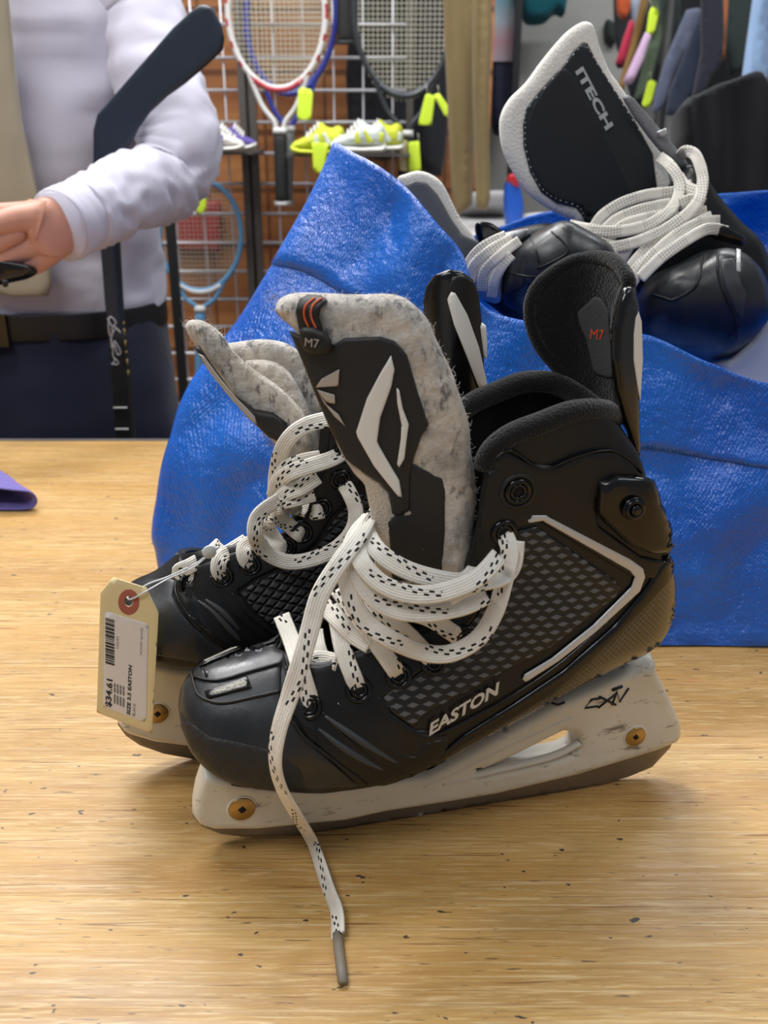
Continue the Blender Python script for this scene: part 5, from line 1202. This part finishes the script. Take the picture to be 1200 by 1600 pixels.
M['shirt'] = simple('white_shirt_cotton', 'c0bdcb', .8, bs=.2, bsc=900, bd=.0004, spec=.2, sheen=.1)
def crumple(P, am, seed=0, f=18, dirv=(1, 1, 1)):
    q = Vector((P.x*f*dirv[0], P.y*f*dirv[1], P.z*f*dirv[2]+seed)); n1 = abs(noise.noise(q)); n2 = abs(noise.noise(q*2.1+Vector((3, 1, 7))))
    return am*((.35-n1)*1.2+(.3-n2)*.5)
def rings(name, rs, mat_, parent, am=.004, seed=0, nn=56, f=14, dirv=(1, 1, 1), expo=2.3, sub=5, cap=True, tilt=None):
    arr = catmull([tuple(r) for r in rs], sub); V = []; n = nn
    for cx, cy, z, a, b_ in arr:
        for k in range(n):
            q = 2*PI*k/n; c, s = math.cos(q), math.sin(q); m_ = (abs(c)**expo+abs(s)**expo)**(-1/expo)
            d = Vector((c*m_*a, s*m_*b_, 0)); P = Vector((cx, cy, z))+d; dn = d.normalized()
            V.append(P+dn*crumple(P, am, seed, f, dirv))
    Fc = [(i*n+k, i*n+(k+1) % n, (i+1)*n+(k+1) % n, (i+1)*n+k) for i in range(len(arr)-1) for k in range(n)]
    if cap: Fc += [tuple(range(n-1, -1, -1)), tuple((len(arr)-1)*n+k for k in range(n))]
    return mesh(name, V, Fc, mat_, parent)
def limb(mb, pts, rr, am, seed, n=36, f=22, sub=10, ring=0.0):
    arr = catmull([(*p, *r) for p, r in zip(pts, rr)], sub); V = []; pn = None; N_ = len(arr)
    for i, a in enumerate(arr):
        p = Vector(a[:3]); t = (Vector(arr[min(i+1, N_-1)][:3])-Vector(arr[max(i-1, 0)][:3])).normalized()
        u_ = Vector((0, 0, 1)) if pn is None else pn
        if pn is None and abs(t.z) > .9: u_ = Vector((0, -1, 0))
        u_ = (u_-t*u_.dot(t)).normalized(); pn = u_; v_ = t.cross(u_)
        for k in range(n):
            q = 2*PI*k/n; d = v_*math.cos(q)*a[3]+u_*math.sin(q)*a[4]; P = p+d
            w_ = am*(.32-abs(noise.noise(Vector((i*.30+math.sin(q+seed)*1.2, math.cos(q)*1.5, seed)))))*2.0
            V.append(P+d.normalized()*(crumple(P, am*.6, seed, f)+w_))
    Fc = [(i*n+k, i*n+(k+1) % n, (i+1)*n+(k+1) % n, (i+1)*n+k) for i in range(N_-1) for k in range(n)]
    Fc += [tuple(range(n-1, -1, -1)), tuple((N_-1)*n+k for k in range(n))]
    mb.add(V, Fc)
torso = [(PX0, PYY, .99, .198, .130), (PX0, PYY, 1.03, .204, .134), (PX0, PYY, 1.10, .208, .138), (PX0, PYY, 1.22, .206, .138), (PX0, PYY, 1.34, .212, .135), (PX0, PYY, 1.42, .205, .12), (PX0, PYY, 1.47, .16, .10), (PX0, PYY, 1.50, .075, .075), (PX0, PYY, 1.54, .065, .065)]
shirt = rings('shirt', torso, M['shirt'], man, am=.011, f=7, dirv=(1, 1, 2.2), nn=96, sub=9)
for s, nm in ((1, 'l'), (-1, 'r')):
    mb = MB(); S_ = Vector((PX0+s*.185, PYY, 1.42)); e = el if s > 0 else Vector((2*PX0-el.x, 1.335, 1.213)); w_ = wr if s > 0 else Vector((2*PX0-wr.x, 1.12, 1.10))
    limb(mb, [S_+Vector((-s*.04, 0, .02)), S_+Vector((s*.02, -.005, -.03)), S_.lerp(e, .5)+Vector((s*.012, 0, 0)), e+Vector((s*.004, .0, .03)), e+Vector((-s*.012, -.035, -.012)), e.lerp(w_, .35), e.lerp(w_, .65), e.lerp(w_, .86)],
         [(.072, .078), (.068, .070), (.060, .058), (.053, .052), (.047, .048), (.047, .048), (.042, .043), (.038, .039)], 0.0048, 3+s, n=64, f=15)
    sl = mb.build('sleeve', M['shirt'], shirt)
    mb = MB(); d = (w_-e).normalized(); limb(mb, [e.lerp(w_, .80), e.lerp(w_, .86), e.lerp(w_, .99), e.lerp(w_, 1.02)], [(.036, .038), (.038, .040), (.038, .041), (.036, .038)], .0012, 9)
    mb.build('cuff', M['shirt'], shirt)
navy = m_fabric('navy_trouser_cloth', '23273a', .85)
tz = rings('trousers', [(PX0, PYY, .42, .17, .11), (PX0, PYY, .60, .185, .125), (PX0, PYY, .80, .216, .140), (PX0, PYY, .90, .212, .142), (PX0, PYY, .99, .204, .140), (PX0, PYY, 1.025, .201, .137)], navy, man, am=.012, f=5, seed=4, dirv=(2, 1, 1), nn=80, sub=7)
mb = MB()
for s in (-1, 1): limb(mb, [(PX0+s*.10, PYY, .66), (PX0+s*.105, PYY, .50), (PX0+s*.11, PYY, .30), (PX0+s*.12, PYY+.01, .07)], [(.10, .105), (.085, .09), (.075, .08), (.07, .078)], .005, s)
mb.build('trouser_legs', navy, tz)
belt = rings('belt', [(PX0, PYY, .990, .2075, .1435), (PX0, PYY, .993, .2085, .145), (PX0, PYY, 1.024, .208, .145), (PX0, PYY, 1.027, .2065, .1435)], simple('black_leather', '0f0f11', .4), man, am=0, nn=80)
mb = MB(); mb.box((PX0+.0, PYY-.149, 1.008), (.05, .006, .044)); mb.build('buckle', M['chrome'], belt, smooth=False)
# beige tie
def tie_map(x, y, o_): return Ppl(x, y, Vector((0, 1.300, 1.2)), Vector((0, 1, 0)))-Vector((0, o_, 0))
tie = slab('tie', [(-25, -60), (8, -60), (16, 20), (24, 110), (34, 190), (50, 260), (66, 330), (74, 380), (82, 440), (76, 462), (20, 464), (-60, 440), (-60, 200), (-40, 60)], tie_map, .006, m_fabric('beige_silk', 'a39a86', .5, 900, .06, .4), man, rnd=6, res=12, bump=lambda x, y: .002*noise.noise(Vector((x/30, y/80, 5))))
# dark object held in the fist
hd = thing('handheld_device', Py(20, 430, 1.10), 'black handheld object gripped in the fist', 'handheld device')
slab('casing', [(-90, 405), (-40, 402), (20, 408), (52, 416), (55, 426), (40, 435), (14, 441), (-40, 452), (-92, 454)], vy(1.085), .012, M['gloss'], hd, rnd=7, res=8, smooth=True)
slab('button', [(3, 438), (12, 438), (12, 448), (5, 449)], vy(1.04), .004, M['matte'], hd, rnd=2, res=3)
